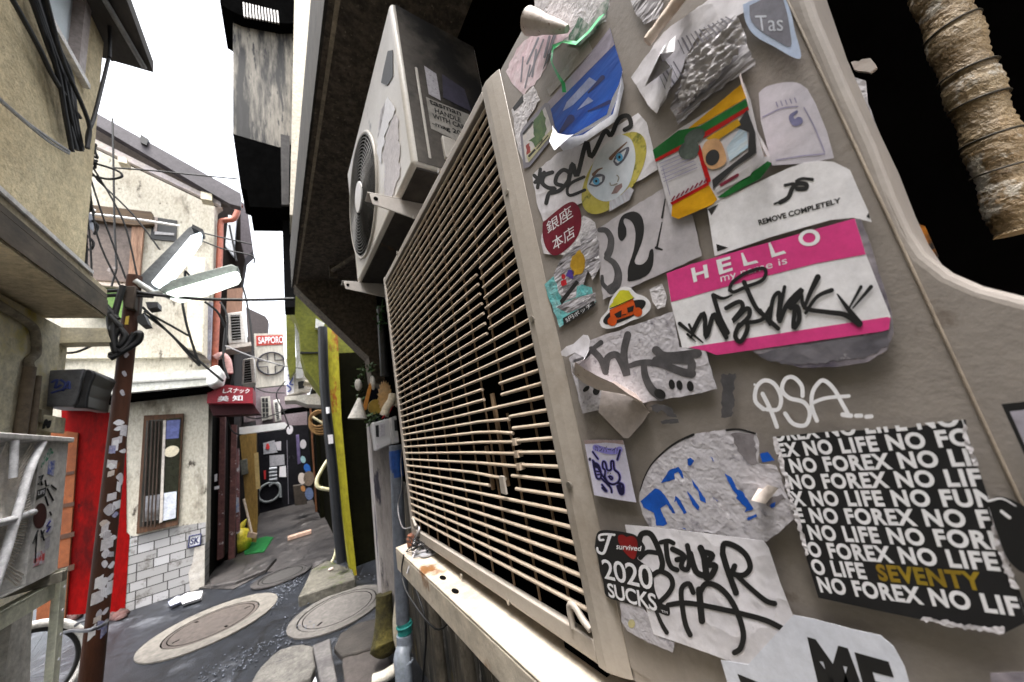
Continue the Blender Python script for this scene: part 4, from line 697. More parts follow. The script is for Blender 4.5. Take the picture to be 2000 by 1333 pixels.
def meter(px, y, lab):
    t = thing('utility_meter', lab, 'meter', AY(px[3], y), 'meters on the white post')
    pY(px, y, .11).build('housing', gm, t, bevel=.012, seg=3); L, T = px[0]; w_, h_ = px[1][0]-L, px[3][1]-T
    pY([(L+.18*w_, T+.1*h_), (L+.36*w_, T+.08*h_), (L+.38*w_, T+.5*h_), (L+.22*w_, T+.5*h_)], y-.004, .006).build('window', k_black, t)
    pY([(L+.44*w_, T+.06*h_), (L+.72*w_, T+.04*h_), (L+.72*w_, T+.46*h_), (L+.46*w_, T+.48*h_)], y-.004, .006).build('print_plate', p_grey, t)
    pY([(L+.2*w_, T+.74*h_), (L+.42*w_, T+.72*h_), (L+.42*w_, T+.9*h_), (L+.22*w_, T+.92*h_)], y-.004, .006).build('label_plate', p_torn, t)
meter([(727, 826), (762, 817), (766, 868), (735, 882)], 2.72, 'pale grey utility meter, the left one of the pair on the white post')
meter([(763, 816), (800, 803), (808, 858), (768, 868)], 2.66, 'pale grey utility meter, the right one of the pair, half behind the grille')
pp = thing('drain_pipe', 'grey plastic drain pipe with blue tape, teal tie and elbow beside the white post', 'pipe', (.55, 2.45, 0))
pg = mat('grey_pvc', (.12, .13, .155), (.09, .10, .12), rough=.45); a_, b_ = AY((777, 940), 2.45), AY((787, 1215), 2.45)
MB().tube([AY((772, 870), 2.45), b_], .040, 18).build('pipe', pg, pp)
MB().tube([AY((772, 880), 2.45), AY((776, 932), 2.45)], .0425, 18).build('blue_tape', mat('blue_tape', (.01, .06, .24), (.005, .03, .14), rough=.4, scale=30, bump=.4), pp)
MB().tube([AY((790, 1214), 2.45), AY((791, 1236), 2.45)], .0425, 16).ring(AY((790, 1222), 2.45), (0, 0, 1), .043, .006, 20).build('teal_tie', mat('teal_cord', (.02, .22, .20), rough=.6, bump=.4), pp)
e0 = AY((790, 1238), 2.45); MB().tube(smooth_line([e0, AY((790, 1262), 2.45), AY((785, 1285), 2.42), AY((788, 1310), 2.40), AY((792, 1400), 2.40)], 5), .047, 18).ring(AY((790, 1296), 2.41), (0, .2, 1), .047, .006, 24).build('elbow', mat('pale_pvc', (.26, .29, .35), (.16, .18, .2), rough=.4), pp)
hz = MB(); A = [AY(p, 2.55) for p in ((778, 1175), (774, 1210), (776, 1250), (784, 1275))]; L_ = smooth_line(A, 16); hz.tube(L_, [.019+.003*(k % 2) for k in range(len(L_))], 12)
tag(hz.build('corrugated_hose', mat('cream_hose', (.55, .50, .40), (.42, .36, .26), rough=.5)), 'cream corrugated hose behind the grey drain pipe', 'hose')
hz = MB(); A = [AZ((728, 1330), .05), AZ((750, 1322), .05), AZ((775, 1306), .06), AZ((790, 1300), .10)]; L_ = smooth_line(A, 14); hz.tube(L_, [.030+.004*(k % 2) for k in range(len(L_))], 12)
tag(hz.build('corrugated_hose', mat('white_hose', (.70, .66, .58), (.55, .5, .42), rough=.5)), 'thick white corrugated hose end lying on the ground by the grey elbow', 'hose')
for p, zt_, lab in (((846, 1180), .9, 'pale'), ((872, 1200), .8, 'dirty pink'), ((905, 1235), .9, 'stained')):
    q = AX(p, .58); mb = MB().tube([(q.x, q.y, .0), (q.x, q.y, 1.16)], .03, 12)
    if lab == 'dirty pink': mb = MB().tube([(q.x, q.y, .95), (q.x, q.y, 1.16)], .03, 12).tube(smooth_line([(q.x, q.y, .96), (q.x, q.y, .9), (q.x, q.y-.07, .87), (q.x, q.y-.2, .87)]), .034, 12)
    tag(mb.build('service_pipe', m_mold if lab != 'dirty pink' else mat('dirty_pink_pvc', (.42, .34, .33), (.2, .16, .15), rough=.6, scale=14)), lab+' old pipe on the stained wall below the beige rail', 'pipe')
tag(MB().tube(smooth_line([AX((812, 1150), .5), AX((828, 1200), .5), AX((832, 1250), .5), AX((825, 1333), .5)]), .006, 6).build('thin_cable', k_black), 'thin black cable hanging below the far end of the beige rail', 'cable')
wr = thing('wreath', 'hanging wreath of green leaves with white bells and an orange ribbon beside the meters', 'wreath', AY((715, 800), 2.8))
lf = MB()
for k in range(130):
    t = random.uniform(.35, 1.75)*math.pi; c_ = AY((722+26*math.cos(t)*.8, 768-58*math.sin(t)*.9+random.uniform(-8, 8)), 2.8)+V((random.uniform(-.02, .02), random.uniform(-.05, .05), random.uniform(-.02, .02)))
    a = V([random.uniform(-1, 1) for _ in range(3)]).normalized(); b2 = a.orthogonal().normalized(); lf.poly([c_, c_+a*.02+b2*.010, c_+a*.042, c_+a*.02-b2*.010])
lf.build('leaves', mat('plastic_leaf', (.02, .10, .03), (.09, .10, .03), rough=.5, scale=30), wr)
MB().ball(AY((700, 752), 2.75), .033, .8, .8, 1.4).ball(AY((728, 748), 2.75), .026, .8, .8, 2.2).tube([AY((702, 778), 2.74), AY((698, 818), 2.74)], [.012, .066], 16).build('white_ornament', mat('cream_white', (.68, .65, .6), (.5, .47, .42), rough=.5, scale=40), wr)
MB().prism([AY(p, 2.74) for p in ((722, 748), (727, 752), (716, 800), (706, 806))], (0, .012, 0)).build('orange_ribbon', mat('orange_ribbon', (.55, .22, .03), rough=.5), wr)
MB().disc(AY((734, 795), 2.76), (0, 1, .15), .055, .02, 20).build('gold_disc', mat('dull_gold', (.42, .28, .05), rough=.4), wr)
su = []
for k in range(40): 
    t = 2*math.pi*k/40; r = (24 if k % 2 else 19); su.append((752+r*math.cos(t)*.62, 775+r*math.sin(t)*1.35))
tag(pY(su, 2.72, .012).build('sun_ornament', mat('tan_sun', (.60, .42, .24), (.55, .28, .06), rough=.6)), 'tan sunburst shaped wooden ornament above the meters', 'ornament')
tag(MB().tube(smooth_line([AY((750, 812), 2.6), AY((757, 795), 2.6), AY((765, 783), 2.6), AY((768, 770), 2.6)]), .032, 14).ball(AY((778, 782), 2.62), .05, .8, .8, 1.2).build('pipe_elbow', mat('cream_pvc', (.60, .52, .40), (.5, .42, .3), rough=.5)), 'cream plastic pipe elbow above the meters beside the grille', 'pipe elbow')
tag(pY([(746, 818), (766, 786), (768, 792), (762, 806), (754, 812)], 2.58, .02).build('red_tag', mat('red_tag', (.6, .02, .02), rough=.4)), 'small red tag hanging over the meters', 'tag')
bp = thing('black_pole', 'black downpipe covered with pale drawings and a leafy vine beside the big grille', 'pipe', AY((748, 735), 2.7))
MB().tube([AY((744, 600), 2.7), AY((752, 735), 2.7)], .034, 14).build('pipe', mat('black_pipe', (.015, .015, .016), (.4, .36, .3), rough=.5, scale=9, mix=.72, contrast=.06), bp)
lf = MB()
for k in range(36):
    c_ = AY((744+random.gauss(0, 5), 618+random.gauss(0, 12)), 2.62); a = V([random.uniform(-1, 1) for _ in range(3)]).normalized(); b2 = a.orthogonal().normalized(); lf.poly([c_, c_+a*.015+b2*.011, c_+a*.032, c_+a*.015-b2*.011])
lf.tube([AY((748, 585), 2.64), AY((743, 618), 2.62), AY((741, 645), 2.62)], .003, 5); lf.build('vine_leaves', mat('vine_leaf', (.08, .22, .06), (.03, .10, .03), rough=.5), bp)
# doorway recess beyond the post
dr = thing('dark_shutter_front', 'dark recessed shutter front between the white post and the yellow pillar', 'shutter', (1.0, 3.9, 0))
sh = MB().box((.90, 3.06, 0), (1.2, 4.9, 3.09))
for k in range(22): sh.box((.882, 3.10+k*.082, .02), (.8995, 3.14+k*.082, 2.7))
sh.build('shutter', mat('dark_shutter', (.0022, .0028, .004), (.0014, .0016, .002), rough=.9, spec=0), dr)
# ================================================================ YELLOW BUILDING and right side of the alley
m_yel = mat('yellow_paint', (.40, .36, .015), (.30, .27, .02), rough=.55, scale=3, stretch=(1, 1, .4), spots=((.30, .08, .006), .60, 4, .05), spots2=((.12, .11, .01), .58, 7, .12), bump=.1)
m_ol = mat('olive_stucco', (.17, .18, .02), (.10, .105, .016), rough=.8, scale=5, bump=.2)
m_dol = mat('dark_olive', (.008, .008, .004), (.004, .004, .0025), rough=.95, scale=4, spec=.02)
yb = thing('yellow_building', 'yellow and olive building with curved overhang on the right of the alley', 'building', (.7, 6.5, 0))
pY([(633, 640), (659, 640), (667, 820), (682, 985), (700, 1150), (686, 1122), (662, 960), (648, 800)], 4.85, .25).build('pillar', m_yel, yb)
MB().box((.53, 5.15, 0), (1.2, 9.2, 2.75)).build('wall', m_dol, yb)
pY([(566, 596), (572, 560), (640, 560), (735, 660), (735, 730), (655, 700), (640, 690), (638, 800), (632, 770), (612, 742), (597, 722), (588, 690), (584, 640), (575, 615)], 5.2, .5).build('overhang', m_ol, yb)
pY([(558, 590), (575, 590), (578, 720), (566, 740), (560, 700)], 5.9, .3).build('side_wall', m_ol, yb)
pY([(574, 600), (582, 600), (586, 700), (580, 720)], 5.5, .05).build('downpipe', mat('light_grey_paint', (.5, .5, .5), rough=.5), yb)
pY([(617, 622), (634, 632), (630, 645), (616, 640)], 5.1, .08).build('lamp_box', mat('lamp_white', (.7, .7, .68), rough=.4), yb)
pY([(586, 691), (632, 690), (632, 688), (586, 687)], 5.18, .03).build('seam_line', k_black, yb)
bk = MB().tube(smooth_line([AY((630, 640), 4.75), AY((634, 760), 4.75), AY((648, 900), 4.75), AY((660, 1030), 4.75), AY((668, 1098), 4.75)]), .055, 14)
bk = bk.build('black_downpipe', mat('satin_black', (.012, .013, .016), rough=.4)); tag(bk, 'black downpipe in front of the yellow pillar', 'pipe')
MB().tube([AY((640, 796), 4.68), AY((641, 808), 4.68)], .02, 10).build('white_clip', k_white, bk); pY([(640, 850), (650, 849), (651, 866), (642, 868)], 4.68, .004).build('pipe_sticker', p_torn, bk)
tag(MB().tube(smooth_line([AY(p, 4.9) for p in ((645, 892), (632, 912), (620, 935), (620, 950), (632, 955), (650, 957))]), .022, 10).build('pale_hose', mat('pale_yellow_hose', (.62, .58, .38), rough=.5)), 'pale yellow hose looping out beside the black downpipe', 'hose')
tag(MB().tube(smooth_line([AY(p, 4.9) for p in ((655, 1010), (657, 1060), (654, 1085), (648, 1098))]), .016, 8).build('pale_hose', MATS['pale_yellow_hose']), 'short pale hose at the foot of the black downpipe', 'hose')
# wall mounted unit with tags on the right of the alley
def wall_unit(label, px, y, d, vent=None, fan=None, loc=None):
    t = thing('air_conditioner', label, 'air conditioner', AY(px[-1], y)); m = mat('pale_unit_metal', (.58, .56, .53), (.46, .43, .4), rough=.45, scale=3, spots=((.3, .16, .07), .7, 4, .08))
    pY(px, y, d).build('casing', m, t, bevel=.02)
    if vent:
        pY(vent, y-.012, .014).build('vent_recess', m_hole, t); v = MB(); n = 9
        for k in range(n):
            a = (k+.5)/n; l = AY((vent[0][0]+(vent[3][0]-vent[0][0])*a, vent[0][1]+(vent[3][1]-vent[0][1])*a), y-.016); r = AY((vent[1][0]+(vent[2][0]-vent[1][0])*a, vent[1][1]+(vent[2][1]-vent[1][1])*a), y-.016); v.tube([l, r], .009, 5)
        v.build('louvres', mat('grey_louvre', (.2, .2, .2), rough=.5), t)
    return t
u1 = wall_unit('air conditioner with blue graffiti and paper stickers, right beside the brewery sign', [(555, 700), (602, 693), (608, 762), (560, 772)], 6.3, .35)
pY([(556, 716), (574, 718), (574, 768), (560, 772)], 6.28, .01).build('white_sticker', p_white, u1); pY([(577, 706), (591, 705), (592, 738), (578, 740)], 6.28, .01).build('white_sticker', p_white, u1)
pY([(582, 746), (593, 744), (594, 758), (583, 760)], 6.28, .012).build('black_patch', k_black, u1)
mb = MB()
for s_ in ([(562, 722), (571, 722), (564, 734), (571, 736)], [(564, 740), (572, 738), (566, 750), (573, 752)], [(560, 752), (568, 760), (562, 766)]): mb.tube(smooth_line([AY(p, 6.265) for p in s_], 4), .012, 5)
mb.build('blue_scrawl', mat('blue_scrawl', (.05, .07, .25), rough=.6), u1)
tag(MB().tube(smooth_line([AY(p, 6.2) for p in ((594, 748), (610, 752), (622, 762), (626, 775))]), .045, 10).build('lagged_hose', mat('cream_lagging', (.5, .44, .34), rough=.6)), 'cream lagged hose coming out of the graffiti covered air conditioner', 'hose')
tag(pY([(556, 775), (634, 768), (640, 792), (600, 790), (578, 782), (556, 783)], 6.1, .5).build('white_awning', mat('white_plastic', (.68, .66, .62), (.5, .45, .38), rough=.5, scale=5)), 'white dirty plastic awning under the graffiti covered air conditioner', 'awning')
# brewery sign
sg = thing('hanging_sign', 'tall rust streaked white sign with red band SAPPORO and a circled cross', 'sign', AY((527, 755), 7.5))
sb = pY([(496, 652), (554, 651), (556, 752), (500, 758)], 7.5, .14).build('sign_board', mat('rust_streaked_white', (.42, .40, .35), (.30, .20, .11), rough=.5, scale=4, stretch=(1, 1, .2), mix=.68, contrast=.10, spots=((.3, .12, .02), .7, 3, .05)), sg)
pY([(500, 656), (552, 655), (552, 673), (501, 676)], 7.49, .02).build('red_band', mat('sign_red', (.42, .018, .014), (.3, .05, .03), rough=.5, scale=3), sg)
mb = MB(); text_quad(mb, 'SAPPORO', [AY(p, 7.48) for p in ((504, 659), (553, 657), (553, 670), (505, 672))], bold=.01); mb.build('lettering', k_white, sg)
mb = MB(); c_ = AY((530, 710), 7.48); mb.ring(c_, (0, 1, 0), .21, .015, 32, 6)
for a, b2 in ((-1, -1), (-1, 1), (1, -1), (1, 1)):
    mb.tube([c_+V((a*.055, 0, b2*.19)), c_+V((a*.055, 0, b2*.055)), c_+V((a*.19, 0, b2*.055))], .010, 6)
mb.build('circled_cross', mat('sign_black', (.03, .03, .04), rough=.5), sg)
# weathered upper storey on the right
wu = thing('weathered_upper_storey', 'weathered pale metal clad upper storey with soot black edges, high on the right', 'building', (.3, 4.5, 4.2))
m_wea = mat('weathered_panel', (.17, .155, .13), (.09, .08, .066), rough=.8, scale=4, stretch=(2, 1, .25), spots=((.004, .004, .004), .46, 2.0, .10), spots2=((.010, .009, .010), .55, 9, .05), bump=.1)
pY([(455, 10), (582, 40), (582, 282), (545, 292), (455, 264)], 4.5, .5).build('panel', m_wea, wu)
pY([(425, -40), (640, -40), (590, 46), (545, 46), (470, 30), (452, 22), (430, 8)], 4.35, .6).build('dark_eave', m_black, wu)
cv = MB()
for k in range(12): cv.prism([AY(p, 4.33) for p in ((474+k*6, 4+k*1.5), (477+k*6, 5+k*1.5), (479+k*6, 33+k*1.1), (476+k*6, 32+k*1.1))], (0, .02, 0))
cv.build('corrugated_edge', mat('dull_zinc', (.45, .43, .42), rough=.5), wu)
pY([(455, 262), (545, 288), (584, 280), (575, 405), (552, 407), (487, 404), (482, 372), (470, 366)], 4.48, .55).build('soot_box', m_black, wu)
pY([(548, 262), (566, 266), (564, 400), (550, 400)], 4.44, .05).build('dark_batten', mat('dark_batten', (.05, .045, .045), (.02, .02, .02), rough=.9), wu)
pY([(576, -60), (660, -60), (600, 420), (566, 420)], 4.30, .5).build('pale_wall', mat('cream_wall', (.42, .39, .32), (.34, .30, .24), rough=.8, scale=3), wu)
pY([(550, 385), (585, 385), (576, 600), (556, 600)], 4.75, .3).build('dark_wall', mat('dusk_wall', (.008, .008, .009), (.004, .004, .004), rough=.95, scale=3, spec=.05), wu)
k_cab = mat('cable_black', (.012, .012, .013), rough=.6); k_cg = mat('cable_grey', (.25, .25, .26), rough=.6)
def cables(name, label, lines, r, m, fn, d, jit=0, cat='cable'):
    mb = MB()
    for L in lines:
        P = [fn((p[0]+random.uniform(-jit, jit), p[1]+random.uniform(-jit, jit)), d+random.uniform(0, .02)) for p in L]; mb.tube(smooth_line(P, 6), r, 5)
    return tag(mb.build(name, m), label, cat)
# ================================================================ LEFT BUILDING
m_stu = mat('beige_stucco', (.60, .51, .33), (.48, .39, .235), rough=.95, scale=3, bump=.6, bscale=45, contrast=.2, spots=((.22, .16, .09), .60, 1.6, .16), spots2=((.38, .31, .19), .50, 60, .22))
m_stl = mat('stained_plaster', (.62, .58, .47), (.52, .46, .28), rough=.95, scale=3.5, bump=.3, bscale=50, spots=((.34, .27, .06), .55, 3, .14), spots2=((.10, .06, .02), .70, 5, .05))
m_wht = mat('white_trim', (.72, .70, .68), (.6, .57, .54), rough=.6, scale=8)
lb = thing('stucco_building', 'beige stucco building on the left with a high window and concrete canopy', 'building', (-1.6, 0, 0))
w0, w1 = AX((74, 0), -1.2), AX((165, 166), -1.2)
WY0, WY1, WZ0, WZ1 = 2.0, 3.17, 4.47, 5.14
MB().box((-2.4, -4, 2.805), (-1.2, 3.43, WZ0)).box((-2.4, -4, WZ0), (-1.2, WY0, 5.15)).box((-2.4, WY1, WZ0), (-1.2, 3.43, 5.15)).build('upper_wall', m_stu, lb)
MB().box((-2.4, -4, 0), (-1.2, 3.22, 2.55)).build('lower_wall', m_stl, lb)
wf = MB().box((-1.24, WY0, WZ0-.045), (-1.165, WY1+.03, WZ0-.001)).build('window_sill', m_wht, lb)
wfr = MB().box((-1.25, WY1-.09, WZ0), (-1.185, WY1-.001, 5.148)).box((-1.25, WY0+.001, WZ0), (-1.185, WY0+.06, 5.148)).box((-1.25, 2.55, WZ0), (-1.21, 2.60, 5.148)).box((-1.25, WY0+.061, 5.10), (-1.19, WY1-.091, 5.148)).build('window_frame', mat('mauve_frame', (.30, .25, .23), rough=.5), lb)
MB().box((-1.27, WY0, WZ0), (-1.245, WY1, 5.148)).build('window_pane', mat('painted_sky_pane', (.80, .88, .92), (.72, .80, .84), rough=.25, spec=.8, grain=(120, .09)), lb)  # pale blue base colour stands in for reflected sky
ev = MB().prism([(-2.4, 2.3, 5.16), (-.945, 2.3, 5.16), (-.945, 3.6, 5.16), (-2.4, 3.6, 5.16)], (0, 0, .12)).build('eave', mat('dark_eave_board', (.045, .04, .036), (.03, .026, .024), rough=.85, scale=6, stretch=(1, .3, 1)), lb)
MB().tube([(-1.16, 2.4, 5.12), (-.99, 3.55, 5.135)], .02, 8).build('eave_gutter', mat('gutter_grey', (.2, .2, .2), rough=.5), lb)
MB().prism([(-1.6, -4, 2.60), (-.985, -4, 2.60), (-.985, 3.12, 2.575), (-1.6, 3.12, 2.575)], (0, 0, .2)).build('canopy', mat('canopy_plaster', (.66, .56, .38), (.44, .37, .25), rough=.95, scale=2.5, bump=.3, bscale=40, spots=((.02, .016, .012), .56, 1.6, .1)), lb)  # near-black blotches paint stains and the underside's shadow into the plaster
MB().box((-1.02, -4, 2.782), (-.975, 2.9, 2.806)).build('canopy_flashing', m_wht, lb)
MB().box((-.9845, -4, 2.59), (-.9775, 3.12, 2.70)).box((-1.0, -4, 2.708), (-.982, 3.12, 2.74)).build('canopy_gutter', mat('grimy_gutter', (.16, .12, .08), (.03, .025, .02), rough=.8, scale=8, stretch=(1, .4, 1)), lb)
pY([(100, 640), (206, 641), (216, 668), (112, 670), (106, 726), (96, 726)], 3.36, .12).build('side_beam', m_stl, lb)
cd = MB().tube(smooth_line([AX(p, -1.185) for p in ((-60, 560), (5, 600), (40, 622), (64, 640), (70, 662), (70, 690), (56, 706), (58, 720))]), .020, 10)
cd.build('conduit', mat('painted_conduit', (.30, .26, .18), (.1, .08, .06), rough=.8, scale=20), lb)
MB().tube([AX((58, 718), -1.18), AX((38, 850), -1.18)], .024, 10).tube([AX((72, 735), -1.17), AX((60, 850), -1.17)], .018, 10).build('downpipe', mat('brown_pipe', (.16, .12, .08), rough=.7), lb)
hd = thing('vent_hood', 'grey metal vent hood with a blue scrawl on the left building', 'vent hood', AY((120, 795), 3.2))
hm = mat('galvanised_grey', (.20, .20, .21), (.13, .13, .135), rough=.45, metal=.5, scale=6)
pY([(82, 724), (166, 720), (160, 740), (154, 770), (148, 788), (140, 795), (76, 794)], 3.15, .25).build('hood_body', hm, hd, bevel=.008)
pY([(168, 720), (182, 724), (188, 730), (178, 752), (172, 775), (170, 798), (140, 797), (150, 788), (156, 770), (162, 740)], 3.10, .30).build('hood_lip', mat('black_lip', (.02, .02, .022), rough=.4), hd, bevel=.01)
mb = MB()
for s_ in ([(100, 748), (112, 742), (108, 758), (120, 752)], [(118, 742), (128, 750), (122, 764), (134, 745), (136, 760)], [(100, 768), (118, 762), (136, 756)]): mb.tube(smooth_line([AY(p, 3.146) for p in s_], 4), .006, 5)
mb.build('blue_scrawl', mat('blue_scrawl', (.05, .07, .25)), hd)
eb = thing('meter_box', 'small beige electric box with a black scrawl under the vent hood', 'box', AY((90, 845), 3.1))
pY([(64, 806), (108, 814), (104, 846), (62, 840)], 3.1, .12).build('box_body', m_stl, eb, bevel=.006); pY([(64, 796), (82, 800), (80, 826), (64, 822)], 3.08, .1).build('cover', mat('box_beige', (.40, .36, .27), rough=.6), eb)
mb = MB().tube(smooth_line([AY(p, 3.095) for p in ((84, 838), (90, 820), (94, 836), (98, 822), (92, 830), (84, 830))]), .005, 5); mb.build('scrawl', k_black, eb)
# ---- left air conditioner on its stand
la = thing('air_conditioner', 'left air conditioner cut by the frame, with curved white fins and stickered edge', 'air conditioner', (-.98, 2.0, 1.205))
LX = -.85
MB().box((LX-.006, 2.215, 1.21), (LX, 2.425, 1.735)).box((LX-.27, 1.62, 1.21), (LX-.20, 2.425, 1.735)).box((LX-.27, 2.41, 1.21), (LX-.0065, 2.425, 1.735)).box((LX-.2, 2.215, 1.21), (LX-.0065, 2.222, 1.735)).box((LX-.20, 1.62, 1.205), (LX, 2.41, 1.2095)).build('casing', mat('light_grey_metal', (.70, .68, .65), (.6, .58, .55), rough=.45, scale=5), la)
MB().box((LX-.28, 1.60, 1.7355), (LX+.012, 2.44, 1.757)).build('lid', m_wht, la, bevel=.004)
MB().box((LX-.19, 1.63, 1.211), (LX-.185, 2.21, 1.734)).build('coil', m_black, la)
mb = MB(); cy0, cz0 = 1.93, 1.47
for k in range(170):
    t = 2*math.pi*k/170; pts_ = []
    for j in range(7):
        r = .13+j*.075; tt = t+j*.035; y, z = cy0+r*math.cos(tt)*1.0, cz0+r*math.sin(tt)
        if not (1.63 < y < 2.21 and 1.216 < z < 1.73): break
        pts_.append((LX-.003-.012*(1-j/6)**2, y, z))
    if len(pts_) > 2: mb.tube(pts_, .0028, 5)
mb.ring((LX-.012, cy0+.0, cz0), (1, 0, 0), .135, .006, 40, 6).build('fan_fins', mat('fin_white', (.75, .72, .68), (.6, .53, .43), rough=.4), la)
mb = MB()
mb.tube(smooth_line([(LX, cy0+.30, 1.733), (LX+.006, cy0+.22, 1.62), (LX+.008, cy0+.17, 1.47), (LX+.006, cy0+.13, 1.33), (LX, cy0+.10, 1.212)]), .013, 8).tube(smooth_line([(LX, 2.213, 1.465), (LX+.006, 2.05, 1.455), (LX+.006, 1.85, 1.46), (LX, 1.63, 1.47)]), .013, 8).tube([(LX+.004, cy0+.12, 1.733), (LX+.006, cy0+.13, 1.60)], .011, 8)
mb.build('guard_ribs', mat('guard_white', (.80, .79, .80), rough=.4), la)
def lstk(name, pts, m, lab=None, off=.0006, par=None):
    o = MB().prism([AX(p, LX+off) for p in pts], (.0004, 0, 0)).build(name, m, par or la)
    if lab: o['label'] = lab
    return o
lstk('panel_sticker', [(80, 905), (98, 873), (105, 884), (80, 915)], mat('green_white_print', (.05, .3, .16), (.6, .62, .6), scale=60, contrast=.06), 'green and white slanting sticker')
lstk('panel_sticker', [(95, 900), (108, 900), (104, 930), (92, 926)], mat('blue_white_print', (.06, .10, .4), (.5, .5, .6), scale=60, contrast=.1), 'blue printed sticker')
s_ = lstk('panel_sticker', [(73, 958), (90, 952), (88, 968), (70, 978)], k_black, 'black sticker with white lettering')
mb = MB(); text_quad(mb, 'LIPS', [AX(p, LX+.0014) for p in ((75, 960), (88, 956), (87, 964), (74, 968))], bold=.03); mb.build('letters', k_white, s_)
lstk('panel_sticker', ell(78, 1008, 13, 25, 8), mat('maroon_oval', (.06, .012, .012), rough=.5), 'dark maroon oval sticker')
s_ = lstk('panel_sticker', ell(95, 1028, 9, 17, 12), p_white, 'white oval sticker with a blue zigzag')
mb = MB().tube([AX(p, LX+.0018) for p in ((98, 1018), (91, 1028), (98, 1029), (91, 1040))], .003, 5); mb.build('zigzag', mat('navy_print', (.03, .03, .2)), s_)
lstk('panel_sticker', [(68, 1080), (88, 1074), (86, 1100), (64, 1108)], mat('red_white_print', (.6, .06, .06), (.6, .6, .66), scale=40, contrast=.08), 'red and white printed sticker')
lstk('panel_sticker', [(88, 1052), (98, 1046), (96, 1070), (88, 1074)], p_grey, 'grey worn sticker')
mb = MB()
for st in ([(76, 932), (84, 928), (80, 938)], [(74, 946), (80, 940), (82, 948)], [(88, 938), (90, 950), (95, 948)], [(92, 955), (104, 978)], [(88, 970), (94, 988)], [(74, 1036), (64, 1062)], [(80, 1036), (86, 1056)], [(86, 1036), (80, 1050)], [(97, 1000), (100, 1006)], [(72, 1040), (68, 1100)], [(100, 948), (110, 956)]): mb.tube([AX(p, LX+.001) for p in st], .0028, 5)
each(mb, 'black_scrawl', k_black, la)
stn = thing('steel_stand', 'pale green painted angle iron stand under the left air conditioner', 'stand', (-.98, 2.1, 0))
m_sta = mat('pale_green_paint', (.62, .62, .50), (.52, .52, .40), rough=.5, scale=6, spots=((.12, .09, .05), .68, 14, .06))
mb = MB()
for (x, y, s) in ((-.862, 2.47, 1), (-1.13, 2.47, -1), (-.862, 1.3, 1), (-1.13, 1.3, -1)):
    MB().prism([(x+.018*s, y-.024, 0), (x+.018*s, y+.024, 0), (x-.022*s, y+.024, 0), (x-.022*s, y+.021, 0), (x+.015*s, y+.021, 0), (x+.015*s, y-.024, 0)], (0, 0, 1.2)).build('leg', m_sta, stn)
MB().box((-.862, 1.1, 1.10), (-.857, 2.44, 1.155)).box((-.90, 1.1, 1.1555), (-.856, 2.44, 1.16)).box((-1.14, 1.1, 1.10), (-1.135, 2.44, 1.155)).build('side_rail', m_sta, stn)
MB().box((-1.2, 2.38, 1.162), (-.82, 2.42, 1.20)).build('cross_bar', mat('dark_bar', (.10, .09, .07), (.3, .28, .22), rough=.6, scale=20), stn)
mb = MB()
for z in (1.13, 1.04, .95, .86): mb.disc((-.8365, 2.455, z), (1, 0, 0), .006, .002, 10)
each(mb, 'bolt_hole', k_white, stn)
tag(pX([(0, 1215), (40, 1190), (34, 1420), (-30, 1420)], -1.0, .03).build('white_board', mat('speckled_board', (.62, .60, .56), (.5, .47, .42), rough=.7, scale=30, spots=((.2, .15, .1), .7, 60, .04))), 'pale speckled board standing behind the stand legs', 'board')
# ---- bicycle locked to the pole
bi = thing('bicycle', 'bicycle with a pale tyre behind the stand, locked to the rusty pole', 'bicycle', (-1.68, 4.36, 0))
Cw = V((-1.68, 4.36, .335)); wd_ = V((.94, .342, 0)).normalized(); wn = V((wd_.y, -wd_.x, 0))
wh = MB().ring(Cw, wn, .312, .026, 56, 10).build('tyre', mat('pale_tyre', (.75, .73, .70), (.62, .6, .57), rough=.7), bi)
MB().ring(Cw, wn, .274, .014, 56, 8, ).build('rim', mat('dark_rim', (.02, .02, .02), rough=.4), bi)
mb = MB()
for k in range(28):
    t = 2*math.pi*k/28; mb.tube([Cw+wn*(.025 if k % 2 else -.025), Cw+(wd_*math.cos(t)+V((0, 0, 1))*math.sin(t))*.285], .0014, 4)
mb.tube([Cw-wn*.04, Cw+wn*.04], .02, 12); mb.build('spokes', mat('spoke_steel', (.4, .4, .42), rough=.3, metal=.8), bi)
hd_ = Cw-wd_*.14+V((0, 0, .55))
mb = MB()
for s in (-1, 1): mb.tube([Cw+wn*.045*s, Cw+wn*.045*s-wd_*.03+V((0, 0, .3)), hd_-V((0, 0, .12))], .012, 8)
mb.build('fork', mat('fork_black', (.02, .02, .022), rough=.4), bi)
bb = Cw-wd_*.62+V((0, 0, -.05)); st_ = Cw-wd_*.74+V((0, 0, .48)); Cr = Cw-wd_*1.04
MB().tube([hd_, hd_-V((0, 0, .12))], .02, 10).tube([hd_-V((0, 0, .09)), bb], .019, 10).tube([hd_, st_], .016, 10).tube([bb, st_+V((0, 0, .08))], .016, 10).tube([bb, Cr], .011, 8).tube([st_, Cr], .011, 8).build('frame', mat('blue_frame', (.02, .04, .16), rough=.3), bi)
MB().ring(Cr, wn, .312, .026, 48, 8).build('tyre', MATS['pale_tyre'], bi)
MB().tube([hd_, hd_+V((0, 0, .12)), hd_+V((0, 0, .14))+wn*.25], .012, 8).tube([hd_+V((0, 0, .14)), hd_+V((0, 0, .14))-wn*.25], .012, 8).build('handlebar', MATS['fork_black'], bi)
MB().ball(st_+V((0, 0, .14)), .12, 1, .5, .3).build('saddle', MATS['fork_black'], bi)
MB().ring(bb, wn, .085, .012, 28, 6).beam(bb, bb+V((.08, 0, -.15)), .02, .02).build('crank', MATS['spoke_steel'], bi)
